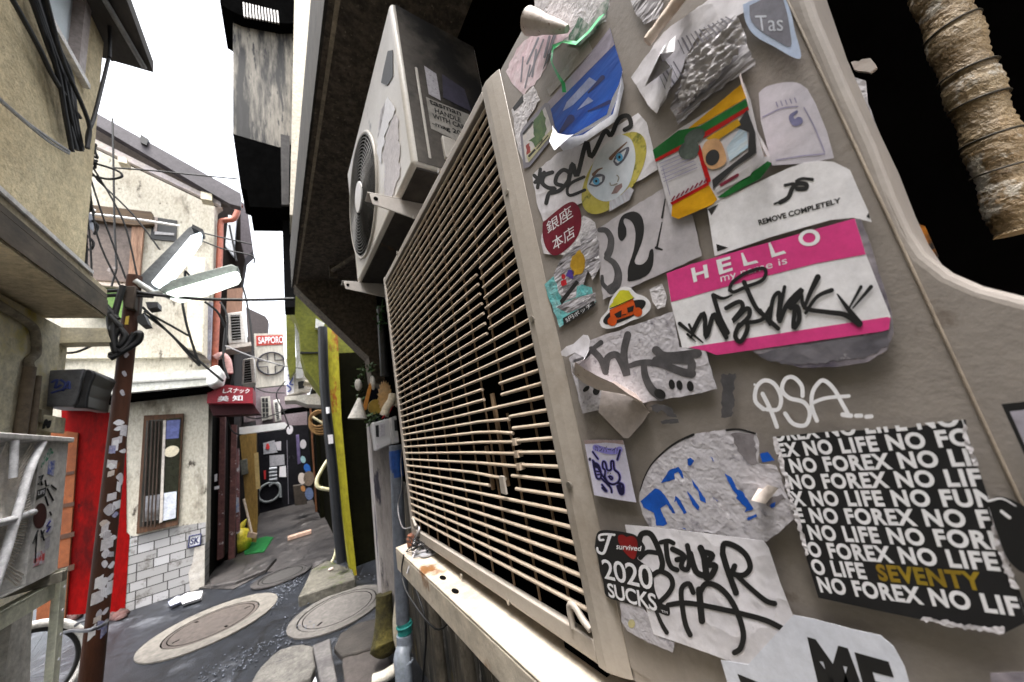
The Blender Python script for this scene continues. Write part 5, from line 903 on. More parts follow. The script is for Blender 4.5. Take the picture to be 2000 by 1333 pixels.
lk = MB(); lk.tube(smooth_line([AY((110, 1240), 4.3), AY((140, 1232), 3.9), AY((170, 1232), 3.35), AY((200, 1222), 3.30), AY((208, 1212), 3.5), AY((196, 1208), 3.68), AY((160, 1214), 4.0), AY((148, 1222), 4.3)]), .010, 8)
tag(lk.build('cable_lock', mat('lock_black', (.03, .03, .035), (.12, .12, .14), rough=.3)), 'black cable lock looped round the rusty pole and the bicycle wheel', 'lock')
# ---- rusty pole with lamps
pl = thing('lamp_pole', 'rusty brown street pole plastered with small stickers, carrying two lit tube lamps', 'pole', (-1.07, 3.5, 0))
m_rust = mat('rusty_pole', (.085, .024, .007), (.018, .008, .005), rough=.8, scale=6, stretch=(1, 1, .35), bump=.4, spots=((.26, .085, .016), .60, 5, .07), spots2=((.010, .007, .006), .52, 2.6, .10))
PB, PT = V((-1.075, 3.5, 0)), AY((263, 540), 3.5)
MB().tube([PB.lerp(PT, k/12) for k in range(13)], [.052-.010*k/12 for k in range(13)], 20).build('shaft', m_rust, pl)
pd = (PT-PB).normalized()
def on_pole(name, t, a0, a1, h, m):
    c = PB.lerp(PT, t); r = .052-.010*t+.0012; vs = []; n = 6
    x = V((0, -1, 0)); y = V((1, 0, 0))
    sk = random.uniform(-.025, .025); rd = random.random() < .4
    for z in (-h/2, h/2):
        for k in range(n+1):
            a = a0+(a1-a0)*k/n; zz = z*(math.sin(math.pi*(k+.35)/(n+.7)) if rd else 1); vs.append(c+pd*(zz+sk*(k/n-.5)+random.uniform(-.002, .002))+(x*math.cos(a)+y*math.sin(a))*r)
    mb = MB().add(vs, [(k, k+1, n+k+2, n+k+1) for k in range(n)], True); return mb.build(name, m, pl)
pm = [p_white, p_torn, p_wrink, p_white, p_white, p_cream, p_grey, p_torn, mat('pole_blue_print', (.08, .08, .3), (.5, .5, .6), scale=60)]
for k in range(40):
    t = .22+.42*(k/40)**1.1+random.uniform(-.012, .012); a = random.uniform(-.5, .9); on_pole('pole_sticker', t, a, a+random.uniform(.5, 1.2), random.uniform(.025, .075), random.choice(pm))
for t in (.70, .745, .79): on_pole('pole_sticker', t, .05, .6, .04, p_grey)
MB().prism([AY(p, 3.42) for p in ((236, 558), (266, 558), (262, 605), (240, 600))], (0, .16, 0)).build('collar', mat('grimy_collar', (.05, .035, .025), rough=.8), pl, bevel=.01)
MB().prism([AY(p, 3.4) for p in ((246, 619), (252, 617), (250, 634), (243, 634))], (0, .01, 0)).build('yellow_tag', mat('ochre_tag', (.5, .35, .04)), pl)
lamp_m = mat('lamp_housing', (.05, .055, .06), (.14, .14, .14), rough=.4, scale=3); lamp_w = mat('lamp_white_shell', (.70, .72, .70), rough=.4)
glow = mat('lit_tube_cover', (.82, .92, 1.0), (.80, .90, .98), rough=.2, emit=.7)
l1 = thing('street_lamp', 'steeply tilted lit tube lamp, upper one on the rusty pole', 'street lamp', AY((300, 560), 3.5), 'tube lamps on the rusty pole')
pY([(264, 548), (368, 444), (380, 439), (396, 450), (390, 464), (314, 565), (296, 568), (280, 560)], 3.52, .10).build('housing', lamp_m, l1, bevel=.008)
pY([(294, 552), (372, 460), (393, 452), (391, 470), (362, 512), (330, 552), (312, 562)], 3.455, .06).build('diffuser', glow, l1, bevel=.01)
pY([(376, 438), (396, 448), (394, 454), (374, 444)], 3.44, .12).build('end_cap', k_black, l1)
l2 = thing('street_lamp', 'nearly level lit tube lamp with pale shell, lower one on the rusty pole', 'street lamp', AY((330, 575), 3.5), 'tube lamps on the rusty pole')
pY([(308, 566), (330, 548), (452, 516), (466, 522), (464, 530), (340, 566), (318, 572)], 3.46, .16).build('housing', mat('grey_green_shell', (.22, .25, .23), (.12, .14, .13), rough=.4, scale=4), l2, bevel=.008)
pY([(322, 572), (345, 563), (462, 529), (468, 534), (462, 544), (400, 566), (344, 581)], 3.44, .14).build('diffuser', mat('lit_warm_cover', (.9, 1.0, .90), (.88, .98, .88), rough=.2, emit=.6), l2, bevel=.01)
MB().tube([PT+V((.01, -.03, -.05)), AY((300, 572), 3.5), AY((320, 570), 3.48)], .022, 8).build('arm', lamp_w, l2)
tag(pY([(284, 590), (308, 590), (308, 600), (288, 603)], 3.4, .1).build('junction_box', mat('dark_box', (.03, .03, .035), rough=.5)), 'small black junction box beside the rusty pole below the lamps', 'box')
tag(pY([(268, 618), (280, 612), (290, 634), (276, 636), (268, 630)], 3.42, .1).build('black_box', k_black), 'small black clamp box on the right of the rusty pole', 'box')
# ================================================================ WHITE HOUSE across the junction
FY = 6.7
m_fac = mat('white_stucco', (.50, .475, .41), (.38, .35, .285), rough=.9, scale=2.2, bump=.2, bscale=60, stretch=(1.6, 1, .7), spots=((.13, .11, .08), .54, 1.9, .16), spots2=((.055, .045, .035), .62, 5, .08))
m_tim = mat('old_timber', (.10, .045, .02), (.03, .016, .01), rough=.8, scale=8, stretch=(3, 1, .4))
ho = thing('white_house', 'weathered white house across the junction with red wall and tiled base', 'house', (-1.7, 7.2, 0))
pY([(60, 180), (200, 262), (430, 392), (419, 400), (408, 760), (402, 1062), (378, 1040), (346, 1030), (268, 1048), (245, 1048), (100, 1060)], FY, .3).build('wall', m_fac, ho)
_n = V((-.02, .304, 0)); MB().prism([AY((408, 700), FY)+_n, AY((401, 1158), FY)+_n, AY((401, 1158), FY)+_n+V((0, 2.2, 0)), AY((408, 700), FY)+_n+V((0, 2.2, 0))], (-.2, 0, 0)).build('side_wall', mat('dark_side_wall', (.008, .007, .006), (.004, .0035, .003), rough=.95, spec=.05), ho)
pY([(245, 1047), (268, 1047), (346, 1029), (402, 1020), (399, 1156), (244, 1198)], FY-.004, .3).build('tiled_base', mat('tile_placeholder', (.6, .6, .6)), ho)
pY([(168, 212), (190, 222), (470, 378), (470, 404), (448, 398), (190, 246), (168, 234)], 6.1, .12).build('roof_edge', mat('purple_grey_roof', (.07, .06, .07), (.035, .03, .035), rough=.6, scale=5), ho)
pY([(168, 236), (190, 247), (448, 398), (420, 398), (168, 276)], 6.28, .10).build('eave_soffit', mat('brown_soffit', (.09, .07, .06), (.05, .04, .034), rough=.9, scale=3), ho)
pY([(168, 264), (182, 270), (430, 394), (430, 402), (180, 282), (168, 274)], 6.2, .07).build('eave_beam', mat('pale_beam', (.55, .48, .40), (.42, .38, .42), rough=.7, scale=4), ho)
for a, c in (((230, 306), (248, 320)), ((392, 374), (414, 392))): pY([a, (c[0], a[1]+5), c, (a[0], c[1]-4)], 6.12, .15).build('rafter_end', mat('cream_rafter', (.62, .56, .42)), ho)
pY([(274, 262), (290, 272), (286, 284), (274, 278)], 6.06, .1).build('roof_bracket', k_black, ho)
pY([(140, 424), (258, 438), (256, 552), (150, 545)], FY-.03, .028).build('window_board', mat('brown_board', (.12, .09, .075), (.085, .064, .054), rough=.6, scale=5, spots=((.35, .33, .33), .66, 3, .10)), ho)
pY([(140, 396), (296, 414), (300, 438), (262, 440), (140, 424)], FY-.1, .1).build('window_header', mat('black_header', (.03, .024, .02), (.14, .09, .05), rough=.8, scale=6, stretch=(.2, 1, 4)), ho)
pY([(258, 436), (281, 440), (271, 560), (249, 560)], FY-.06, .05).build('timber_post', mat('pale_brown_timber', (.34, .20, .13), (.13, .065, .035), rough=.7, scale=10, stretch=(3, 1, .4)), ho)
sw = pY([(299, 424), (346, 431), (344, 472), (293, 467)], FY-.02, .018).build('small_window', k_black, ho); pY([(302, 424), (308, 425), (306, 452), (300, 452)], FY-.035, .012).build('bar', mat('mauve_bar', (.3, .25, .23)), sw)
pY([(302, 452), (340, 456), (340, 460), (302, 458)], FY-.035, .012).build('shelf', mat('grey_shelf', (.35, .34, .35)), sw)
pY([(150, 548), (250, 556), (250, 562), (150, 554)], FY-.2, .2).build('ledge', mat('pale_ledge', (.5, .42, .36)), ho)
pY([(165, 561), (248, 566), (243, 622), (178, 612)], FY-.12, .1).build('green_panel', mat('lime_green_panel', (.12, .24, .04), (.1, .2, .03), rough=.4), ho)
pY([(100, 695), (366, 692), (366, 698), (100, 701)], FY-.06, .058).build('ledge', m_fac, ho)
aw = pY([(110, 737), (408, 722), (412, 734), (412, 752), (200, 772), (110, 781)], 6.35, .34).build('white_awning', mat('awning_white', (.54, .54, .51), (.42, .43, .38), rough=.5, scale=3), ho)
pY([(110, 753), (412, 736), (412, 739), (110, 757)], 6.335, .012).build('awning_seam', mat('seam_grey', (.35, .35, .33)), aw)
pY([(404, 722), (416, 714), (428, 714), (434, 728), (428, 748), (410, 756), (402, 750)], 6.25, .4).build('awning_end', mat('end_white', (.74, .74, .74), rough=.4), aw, bevel=.03)
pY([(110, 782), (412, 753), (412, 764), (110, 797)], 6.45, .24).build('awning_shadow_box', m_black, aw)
pY([(120, 800), (246, 808), (247, 1040), (253, 1046), (244, 1192), (236, 1196), (122, 1202)], FY-.012, .011).build('red_wall', mat('red_paint', (.19, .0012, .0012), (.12, .001, .001), rough=.6, scale=3, stretch=(1, 1, .35), spots=((.05, .002, .002), .56, 3, .12), spots2=((.02, .004, .004), .64, 9, .06), spec=.08, grain=(30, .3)), ho)
bw = pY([(95, 838), (152, 846), (127, 1210), (70, 1214)], FY-.05, .034).build('brick_strip', mat('orange_brick', (.20, .058, .016), (.11, .03, .009), rough=.85, scale=3, bump=.3, bscale=30, spots=((.10, .03, .012), .66, 5, .06)), ho)
mb = MB()
for y_ in (928, 990, 1050, 1115): mb.box(AY((96, y_), FY-.056), AY((145, y_-2), FY-.0505))
each(mb, 'mortar_gap', mat('gap_brown', (.05, .02, .01)), bw)
wi = pY([(281, 812), (358, 808), (347, 1026), (266, 1044)], FY-.05, .048).build('window_frame', m_tim, ho)
pY([(286, 822), (319, 819), (311, 1022), (272, 1030)], FY-.058, .007).build('pane', mat('dark_glass', (.012, .012, .012), (.03, .026, .02), rough=.15, scale=3, stretch=(4, 1, .5)), wi)
pY([(324, 819), (354, 816), (345, 1016), (317, 1021)], FY-.058, .007).build('pane', mat('dark_green_glass', (.014, .016, .010), rough=.15), wi)
pY([(325, 822), (352, 820), (349, 856), (323, 858)], FY-.062, .0035).build('blue_pane', mat('blue_pane', (.10, .12, .30), rough=.2), wi)
pY([(319, 964), (345, 960), (343, 1012), (317, 1018)], FY-.062, .0035).build('frosted_pane', mat('frosted_white', (.55, .58, .66), rough=.4), wi)
pY([(282, 970), (312, 966), (309, 1016), (278, 1020)], FY-.062, .0035).build('frosted_pane', mat('frosted_dim', (.3, .3, .33), (.08, .07, .06), rough=.5, scale=4, contrast=.1), wi)
pY([(319, 822), (324, 821), (317, 1020), (311, 1022)], FY-.075, .012).build('sash_rail', mat('pale_sash', (.5, .46, .42)), wi)
MB().disc(AY((335, 882), FY-.07), (0, 1, 0), .075, .01, 20).build('round_light', mat('cream_disc', (.62, .56, .42)), wi)
gr = MB()
for x in (286, 294, 301, 308): gr.tube([AY((x+4, 822), FY-.09), AY((x-6, 1030), FY-.09)], .008, 6)
gr.build('window_bars', mat('dark_bars', (.05, .03, .02), (.02, .014, .01), rough=.8), wi)
ss = tag(pY([(370, 1048), (393, 1043), (391, 1064), (368, 1070)], FY-.03, .025).build('name_plate', mat('plate_white', (.62, .63, .66))), 'small white plate with blue border reading SK on the tiled base', 'sign')
mb = MB()
for a, c in (((370, 1048), (393, 1043)), ((393, 1043), (391, 1064)), ((391, 1064), (368, 1070)), ((368, 1070), (370, 1048))): mb.tube([AY(a, FY-.032), AY(c, FY-.032)], .009, 5)
text_quad(mb, 'SK', [AY(p, FY-.034) for p in ((373, 1052), (390, 1048), (389, 1061), (371, 1065))], bold=.03); mb.build('letters_and_border', mat('navy_letter', (.03, .035, .10)), ss)
pY([(366, 500), (401, 503), (398, 694), (392, 690), (364, 680)], FY-.35, .34).build('cable_duct', mat('cream_duct', (.66, .60, .48), (.56, .5, .4), rough=.6, scale=3), ho, bevel=.02)
pY([(364, 681), (398, 694), (408, 704), (368, 700)], FY-.3, .25).build('duct_base', mat('grimy_base', (.12, .10, .08)), ho)
pY([(402, 592), (414, 590), (410, 700), (404, 712)], FY-.1, .09).build('grey_trunking', mat('blue_grey_trunking', (.35, .38, .46), (.2, .16, .18), scale=5), ho)
# tile pattern
tm = MATS['tile_placeholder']; tm.name = 'crazy_white_tile'; n_, l_ = tm.node_tree.nodes, tm.node_tree.links; B_ = n_['Principled BSDF']
bt = n_.new('ShaderNodeTexBrick'); bt.inputs['Scale'].default_value = 1; bt.inputs['Brick Width'].default_value = .15; bt.inputs['Row Height'].default_value = .105; bt.inputs['Mortar Size'].default_value = .0055; bt.squash = 1.9; bt.squash_frequency = 2; bt.offset = .37; bt.offset_frequency = 3
bt.inputs['Color1'].default_value = (.38, .375, .385, 1); bt.inputs['Color2'].default_value = (.24, .235, .23, 1); bt.inputs['Mortar'].default_value = (.03, .028, .028, 1)
tc = n_.new('ShaderNodeTexCoord'); mp = n_.new('ShaderNodeMapping'); mp.inputs['Rotation'].default_value = (math.radians(90), 0, 0); l_.new(tc.outputs['Object'], mp.inputs[0]); l_.new(mp.outputs[0], bt.inputs['Vector'])
ns = n_.new('ShaderNodeTexNoise'); ns.inputs['Scale'].default_value = 6; ns.inputs['Detail'].default_value = 7; ns.inputs['Roughness'].default_value = .7; l_.new(tc.outputs['Object'], ns.inputs['Vector'])
mr = n_.new('ShaderNodeMapRange'); mr.inputs['From Min'].default_value = .55; mr.inputs['From Max'].default_value = .68; l_.new(ns.outputs['Fac'], mr.inputs['Value'])
mx = n_.new('ShaderNodeMix'); mx.data_type = 'RGBA'; l_.new(mr.outputs[0], mx.inputs['Factor']); l_.new(bt.outputs['Color'], mx.inputs[6]); mx.inputs[7].default_value = (.07, .06, .05, 1); l_.new(mx.outputs[2], B_.inputs['Base Color']); B_.inputs['Roughness'].default_value = .45
tag(pY([(380, 1070), (400, 1066), (399, 1158), (372, 1160), (368, 1120), (376, 1100)], FY-.03, .024).build('broken_plaster', mat('broken_plaster', (.5, .48, .45), (.3, .27, .23), rough=.9, scale=6, bump=.5, spots=((.15, .13, .08), .6, 4, .1))), 'cracked pale plaster patch on the corner below the name plate', 'plaster')
# ---- alley left side, from near to far
dp = thing('downpipe', 'reddish brown downpipe with a bent top at the corner of the white house', 'pipe', AY((422, 760), 6.75)); m_red = mat('red_brown_pvc', (.42, .12, .07), (.3, .09, .06), rough=.5, scale=4)
MB().tube(smooth_line([AY(p, 6.85) for p in ((462, 398), (464, 412), (456, 428), (440, 431), (431, 436), (430, 470), (426, 560), (422, 640), (418, 740), (424, 765))], 4), .045, 10).tube([AY((455, 402), 6.85), AY((472, 400), 6.85)], .06, 8).build('pipe', m_red, dp)
MB().tube(smooth_line([AY(p, 6.8) for p in ((420, 700), (432, 694), (444, 704), (448, 730))], 4), .05, 10).build('branch', mat('pink_pvc', (.52, .30, .28), rough=.5), dp)
m_dwd = mat('dark_shop_wood', (.012, .008, .007), (.004, .003, .003), rough=.9, scale=5, stretch=(2, 2, .3), spots=((.11, .06, .055), .64, 5, .07), spec=.1)
ls = thing('dark_shophouse', 'dark narrow shophouse with brown boards and hanging eave behind the white house', 'house', (-1.2, 8.5, 0))
pY([(416, 400), (470, 396), (480, 500), (470, 560), (455, 720), (440, 800), (440, 1085), (404, 1110), (404, 760)], 7.6, .3).build('front_wall', m_dwd, ls)
MB().box((-1.9, 7.9, 0), (-.86, 12.9, 4.6)).build('side_wall', m_dwd, ls)
pY([(470, 392), (482, 404), (494, 490), (478, 505), (470, 470)], 7.2, .3).build('hanging_eave', mat('purple_black_board', (.05, .04, .05)), ls)
pY([(446, 420), (462, 424), (456, 500), (440, 480)], 7.5, .09).build('pale_panel', mat('pale_blue_white', (.55, .58, .64)), ls)
pY([(444, 566), (474, 562), (472, 612), (442, 612)], 7.5, .09).build('brown_boards', mat('rust_brown_boards', (.28, .16, .11), (.2, .11, .08), rough=.8, scale=10, stretch=(4, 1, .3)), ls)
for a in ((430, 800), (452, 830)): pY([(a[0], a[1]), (a[0]+10, a[1]), (a[0]+6, 1090), (a[0]-6, 1095)], 7.45, .1).build('pink_post', mat('faded_pink_paint', (.15, .06, .055), (.05, .02, .02), rough=.8, scale=8, spots=((.5, .46, .46), .62, 9, .06)), ls)
u2 = wall_unit('air conditioner with a grey louvred front, high on the left above the red awning', [(440, 612), (474, 608), (480, 670), (446, 672)], 7.2, .4, [(450, 616), (468, 615), (471, 663), (453, 665)])
u3 = wall_unit('air conditioner with slatted front, lower left beside the brewery sign', [(474, 702), (496, 698), (500, 748), (472, 752)], 7.7, .4, [(478, 704), (488, 702), (492, 746), (476, 748)])
tag(pY([(436, 676), (490, 668), (492, 675), (438, 684)], 7.2, .4).build('unit_shelf', mat('pale_shelf', (.5, .46, .42))), 'pale shelf under the grey louvred air conditioner', 'shelf')
ra = thing('red_awning', 'small red awning sign with white japanese lettering at the corner of the white house', 'awning', AY((455, 790), 6.8))
rd = mat('awning_red', (.24, .006, .02), (.17, .005, .014), rough=.5, scale=3)
pY([(405, 768), (442, 752), (494, 758), (494, 788), (404, 788)], 6.5, .5).build('canopy', rd, ra)
pY([(406, 789), (494, 789), (508, 808), (416, 812)], 6.7, .35).build('underside', mat('dark_red', (.05, .006, .01)), ra)
mb = MB()
text_quad(mb, 'スナック', [AY(p, 6.49) for p in ((446, 757), (488, 760), (487, 769), (442, 768))], bold=.015); text_quad(mb, '美 知', [AY(p, 6.49) for p in ((426, 774), (474, 772), (474, 783), (424, 785))], bold=.015); text_quad(mb, 'L', [AY(p, 6.49) for p in ((436, 760), (442, 760), (442, 768), (435, 768))], bold=.02)
mb.build('lettering', k_white, ra)
tag(pY([(462, 836), (556, 825), (561, 830), (556, 838), (480, 848), (464, 848)], 8.6, .35).build('white_lamp_awning', mat('bright_white_sheet', (.78, .78, .78), rough=.4, grain=(120, .09))), 'bright white flat awning tube across the alley below the brewery sign', 'awning')
tag(pY([(468, 850), (500, 846), (503, 1020), (500, 1060), (486, 1058)], 8.4, .12).build('yellow_board', mat('mustard_board', (.34, .21, .055), (.24, .14, .03), rough=.6, scale=5, stretch=(2, 1, .4))), 'tall mustard yellow board on the left of the alley', 'board')
tag(pY([(496, 886), (504, 884), (508, 955), (500, 956)], 8.2, .05).build('yellow_plank', mat('mustard_plank', (.55, .40, .16))), 'narrow yellow plank beside the tall mustard board', 'plank')
pk = MATS['faded_pink_paint']; pt = pY([(450, 880), (466, 876), (468, 1040), (454, 1048)], 8.0, .1).build('sticker_post', mat('sticker_covered_pink', (.32, .14, .14), (.10, .05, .06), rough=.7, scale=6, spots=((.55, .52, .54), .54, 8, .04), spots2=((.05, .12, .3), .70, 9, .04))); tag(pt, 'faded pink post covered with worn stickers on the left of the alley', 'post')
br_ = thing('broom', 'long handled broom leaning by the mustard board', 'broom', AY((492, 1050), 7.9))
MB().tube([AY((476, 975), 8.0), AY((492, 1042), 7.9)], .018, 8).build('handle', mat('pale_wood', (.55, .45, .36)), br_); pY([(484, 1040), (502, 1044), (498, 1052), (482, 1050)], 7.88, .1).build('head', mat('broom_head', (.35, .25, .18)), br_)
bgm = mat('yellow_plastic_bag', (.72, .62, .06), (.60, .48, .04), rough=.35, bump=.8, wrinkle=14)
bc = AZ((460, 1086), .0)+V((0, .15, 0)); bg_ = thing('rubbish_bag', 'stuffed yellow plastic rubbish bag on the green mat', 'bag', bc)
MB().ball(bc+V((0, 0, .20)), .22, 1.0, .8, .95, 18, 12, .12).build('bag', bgm, bg_); MB().tube([bc+V((.02, 0, .36)), bc+V((.10, 0, .46)), bc+V((.14, .02, .52))], [.07, .04, .01], 8).tube([bc+V((.02, 0, .36)), bc+V((-.04, 0, .45))], [.06, .012], 8).build('knot', bgm, bg_)
tag(MB().prism([AZ(p, .005) for p in ((474, 1062), (520, 1050), (534, 1052), (516, 1080), (478, 1086))], (0, 0, .02)).build('green_mat', mat('green_turf_mat', (.008, .16, .035), (.004, .11, .02), rough=.95, scale=60, bump=.6)), 'bright green turf mat on the alley ground under the yellow bag', 'mat')
tag(MB().beam(AZ((562, 1052), .05), AZ((608, 1038), .05), .16, .05).build('plank', mat('pinkish_plank', (.52, .36, .28), (.4, .26, .2), rough=.8, scale=8)), 'pinkish plank lying on the alley ground', 'plank')
# far end of the alley
fe = thing('black_shop_front', 'black shop front with white notices closing the far end of the alley', 'shop', (-.3, 13.1, 0))
m_bl = mat('blackboard', (.004, .004, .0055), (.010, .010, .013), rough=.7, scale=5, spots=((.04, .04, .045), .64, 4, .08), spec=.1)
MB().box((-1.4, 13.0, 0), (1.4, 13.4, 2.75)).build('wall', m_bl, fe)
for q, m, l in (([(514, 866), (536, 860), (542, 884), (515, 888)], mat('dim_notice', (.34, .34, .37), (.25, .25, .27), scale=6), 'white notice with a red and black figure'), ([(537, 864), (549, 862), (549, 880), (542, 880)], p_grey, 'grey notice'), ([(526, 890), (555, 888), (556, 908), (527, 912)], MATS['dim_notice'], 'blank white notice'), ([(546, 912), (558, 910), (559, 932), (545, 932)], p_white, 'white ragged notice')):
    o = pY(q, 12.98, .01).build('notice', m, fe); o['label'] = l
    if 'figure' in l: pY([(520, 868), (524, 866), (527, 874), (524, 879), (519, 876)], 12.96, .01).build('red_figure', mat('figure_red', (.5, .02, .02)), o)
mb = MB()
for y_ in (916, 923, 930, 937): mb.tube([AY((526, y_+1), 12.98), AY((541, y_-1), 12.98)], .05, 5)
mb.build('chalk_lines', mat('chalk', (.4, .42, .46)), fe)
mb = MB().ring(AY((526, 962), 12.98), (0, 1, 0), .26, .035, 24, 5).tube(smooth_line([AY(p, 12.98) for p in ((526, 950), (536, 944), (546, 948), (548, 972))]), .035, 5); mb.build('chalk_scrawl', mat('chalk_dim', (.22, .24, .25)), fe)
pY([(560, 860), (561, 860), (564, 985), (563, 985)], 12.97, .02).build('door_gap', k_gray, fe); pY([(515, 920), (519, 919), (519, 936), (516, 937)], 12.95, .03).build('red_strip', mat('figure_red', (.5, .02, .02)), fe)
fh = thing('far_house', 'dim house with barred window and small air conditioner above the far end of the alley', 'house', (-.4, 11.5, 2.9))
pY([(498, 752), (600, 752), (600, 830), (500, 836)], 10.5, .3).build('wall', mat('mauve_wall', (.22, .18, .2), (.12, .09, .10), scale=2), fh)
w_ = pY([(509, 776), (527, 774), (532, 818), (512, 822)], 10.4, .09).build('window', mat('pale_frame', (.42, .40, .36)), fh); mb = MB()
for i in range(4):
    for j in range(2): mb.prism([AY(p, 10.38) for p in ((511.5+j*6.5+i*.4, 778+i*10), (516.5+j*6.5+i*.4, 777.5+i*10), (517+j*6.5+i*.4, 785.5+i*10), (512+j*6.5+i*.4, 786+i*10))], (0, .015, 0))
mb.build('panes', k_black, w_)
wall_unit('tiny distant air conditioner with white louvres above the far end of the alley', [(533, 782), (546, 780), (550, 822), (537, 826)], 10.2, .2, [(536, 787), (542, 786), (546, 818), (540, 820)])
pY([(480, 600), (518, 618), (524, 626), (522, 652), (486, 700)], 11.0, .4).build('dark_gable', mat('dark_roof', (.04, .03, .03)), fh)
rw = thing('dark_bar_front', 'dark bar front with small lit clutter on the right of the alley', 'shop', (.7, 10.5, 0)); MB().box((.45, 9.25, 0), (1.2, 13.0, 3.0)).build('wall', m_dol, rw)
MB().box((-.2, 9.6, 2.45), (.45, 9.9, 2.55)).build('lintel', m_black, rw)
for p, m, s in (((592, 868), p_grey, 9), ((592, 898), mat('pale_teal', (.25, .42, .46)), 7), ((600, 915), mat('blue_cloth', (.01, .10, .40)), 9), ((590, 935), p_cream, 11), ((603, 935), mat('brown_cloth', (.16, .12, .09)), 15), ((604, 965), mat('faded_denim', (.10, .14, .26)), 12), ((566, 840), p_torn, 9), ((592, 955), mat('ochre_cloth', (.4, .18, .06)), 6)):
    o = pY(rag(ell(p[0], p[1], s*.7, s, random.uniform(-20, 20), 14), 1.2, 5), 9.15, .1).build('hanging_clutter', m); tag(o, {868: 'small grey box hung on the dark bar front, topmost', 898: 'narrow pale teal bundle hung on the dark bar front', 915: 'bright blue cloth bundle on the dark bar front', 935: ('cream cloth bundle on the dark bar front' if p[0] == 590 else 'brown round bundle beside the cream cloth on the dark bar front'), 965: 'faded denim blue cloth hanging lowest on the dark bar front', 840: 'white ragged box at the end of the bright white awning tube', 955: 'small ochre cloth below the cream bundle on the dark bar front'}[p[1]], 'bundle', 'clutter on the dark bar front')
def bit(name, label, cat, pts, y, d, m, bev=.01): tag(pY(pts, y, d).build(name, m, None, bevel=bev), label, cat)
bit('shop_sign', 'small dark lantern box sign sticking out above the mustard board', 'sign', [(474, 800), (496, 796), (498, 822), (476, 826)], 9.0, .3, mat('sign_dusk', (.05, .04, .045), (.16, .12, .12), scale=9))
bit('shop_sign', 'narrow violet banner hanging on the far right bar front', 'sign', [(578, 850), (584, 849), (588, 905), (581, 908)], 9.2, .04, mat('violet_cloth', (.05, .03, .10), (.12, .1, .2), scale=9))
bit('gas_meter', 'small grey meter box low on the left behind the sticker covered post', 'meter', [(468, 900), (482, 896), (484, 926), (471, 930)], 8.3, .12, mat('meter_grey_green', (.18, .18, .15), (.06, .06, .05), scale=14))
bit('crate', 'dim brown crate standing below the far black shop front', 'crate', [(572, 950), (596, 946), (600, 985), (576, 988)], 9.9, .3, mat('crate_brown', (.06, .045, .035), (.02, .016, .012), scale=9))
bit('poster', 'scrappy pale poster on the dark shophouse left of the red brown post', 'poster', [(412, 930), (424, 926), (424, 940), (412, 944)], 7.4, .02, p_torn, 0)
bit('poster', 'short white label strip low on the dark shophouse by the red brown post', 'poster', [(414, 952), (428, 949), (428, 955), (414, 958)], 7.4, .02, k_white, 0)
bit('poster', 'pale blue and white flyer on the sticker covered alley post, lower half', 'poster', [(455, 975), (466, 972), (467, 1000), (456, 1004)], 7.97, .02, mat('flyer_blue', (.10, .2, .45), (.6, .6, .62), scale=14, contrast=.1), 0)
for px_, nm, m in ((606, 'thin rusty pipe running up the right bar front', mat('rust_thin', (.16, .06, .02), (.05, .02, .01))), (640, 'tan cable pipe running up the dark olive wall behind the black downpipe', mat('tan_thin', (.18, .12, .06)))):
    tag(MB().tube([AY((px_, 790), 5.12 if px_ > 620 else 9.2), AY((px_+12, 1000), 5.12 if px_ > 620 else 9.2)], .022, 8).build('thin_pipe', m), nm, 'pipe')
hc = MB()
for k in range(4): hc.ring(AY((622+k*2, 818+k*3), 5.05), (.3, 1, .1), .10+.012*k, .014, 26, 6)
tag(hc.tube(smooth_line([AY((630, 780), 5.05), AY((634, 800), 5.05), AY((630, 825), 5.05)]), .014, 6).build('hose_coil', mat('amber_hose', (.26, .14, .04), (.1, .05, .02))), 'coil of dull amber hose under the white dirty awning', 'hose')
tag(MB().tube(smooth_line([AY(p, 5.0) for p in ((610, 815), (622, 822), (640, 834))]), .014, 8).build('pale_pipe', mat('pale_thin', (.5, .45, .3))), 'short pale pipe crossing to the black downpipe below the dirty awning', 'pipe')
cables('tangled_cables', 'thin dark wires looping between the red awning and the white lamp awning', [[(470, 790), (480, 812), (500, 818), (530, 812), (560, 800)], [(440, 800), (452, 840), (470, 850)], [(500, 758), (520, 766), (556, 768)], [(560, 742), (540, 770), (552, 800), (566, 838)]], .010, k_cab, AY, 7.0)
# ================================================================ GROUND
m_asp = mat('damp_asphalt', (.022, .025, .032), (.006, .007, .0095), rough=.38, scale=3.5, bump=.8, bscale=140, spots=((.14, .14, .15), .68, 150, .03), spots2=((.075, .080, .092), .54, 1.6, .10), cracks=(.9, .018, (.006, .006, .007)), grain=(16, .75), spec=.35)
g_ = MB().box((-40, -40, -.3), (40, 60, 0)).build('ground', m_asp); tag(g_, kind='structure')
m_alc = mat('alley_concrete', (.060, .054, .052), (.020, .018, .018), rough=.5, scale=3, bump=.6, bscale=50, spots=((.17, .16, .155), .58, 2.6, .12), spots2=((.012, .011, .011), .56, 4, .08), cracks=(1.3, .03, (.010, .009, .009)), grain=(16, .55))
al = MB().prism([AZ(p, .004) for p in ((455, 1152), (520, 1118), (610, 1112), (640, 1096), (690, 1090))]+[V((.55, 13, .004)), V((-1.4, 13, .004)), V((-1.2, 6.8, .004))], (0, 0, .008)).build('alley_path', m_alc); tag(al, kind='structure')
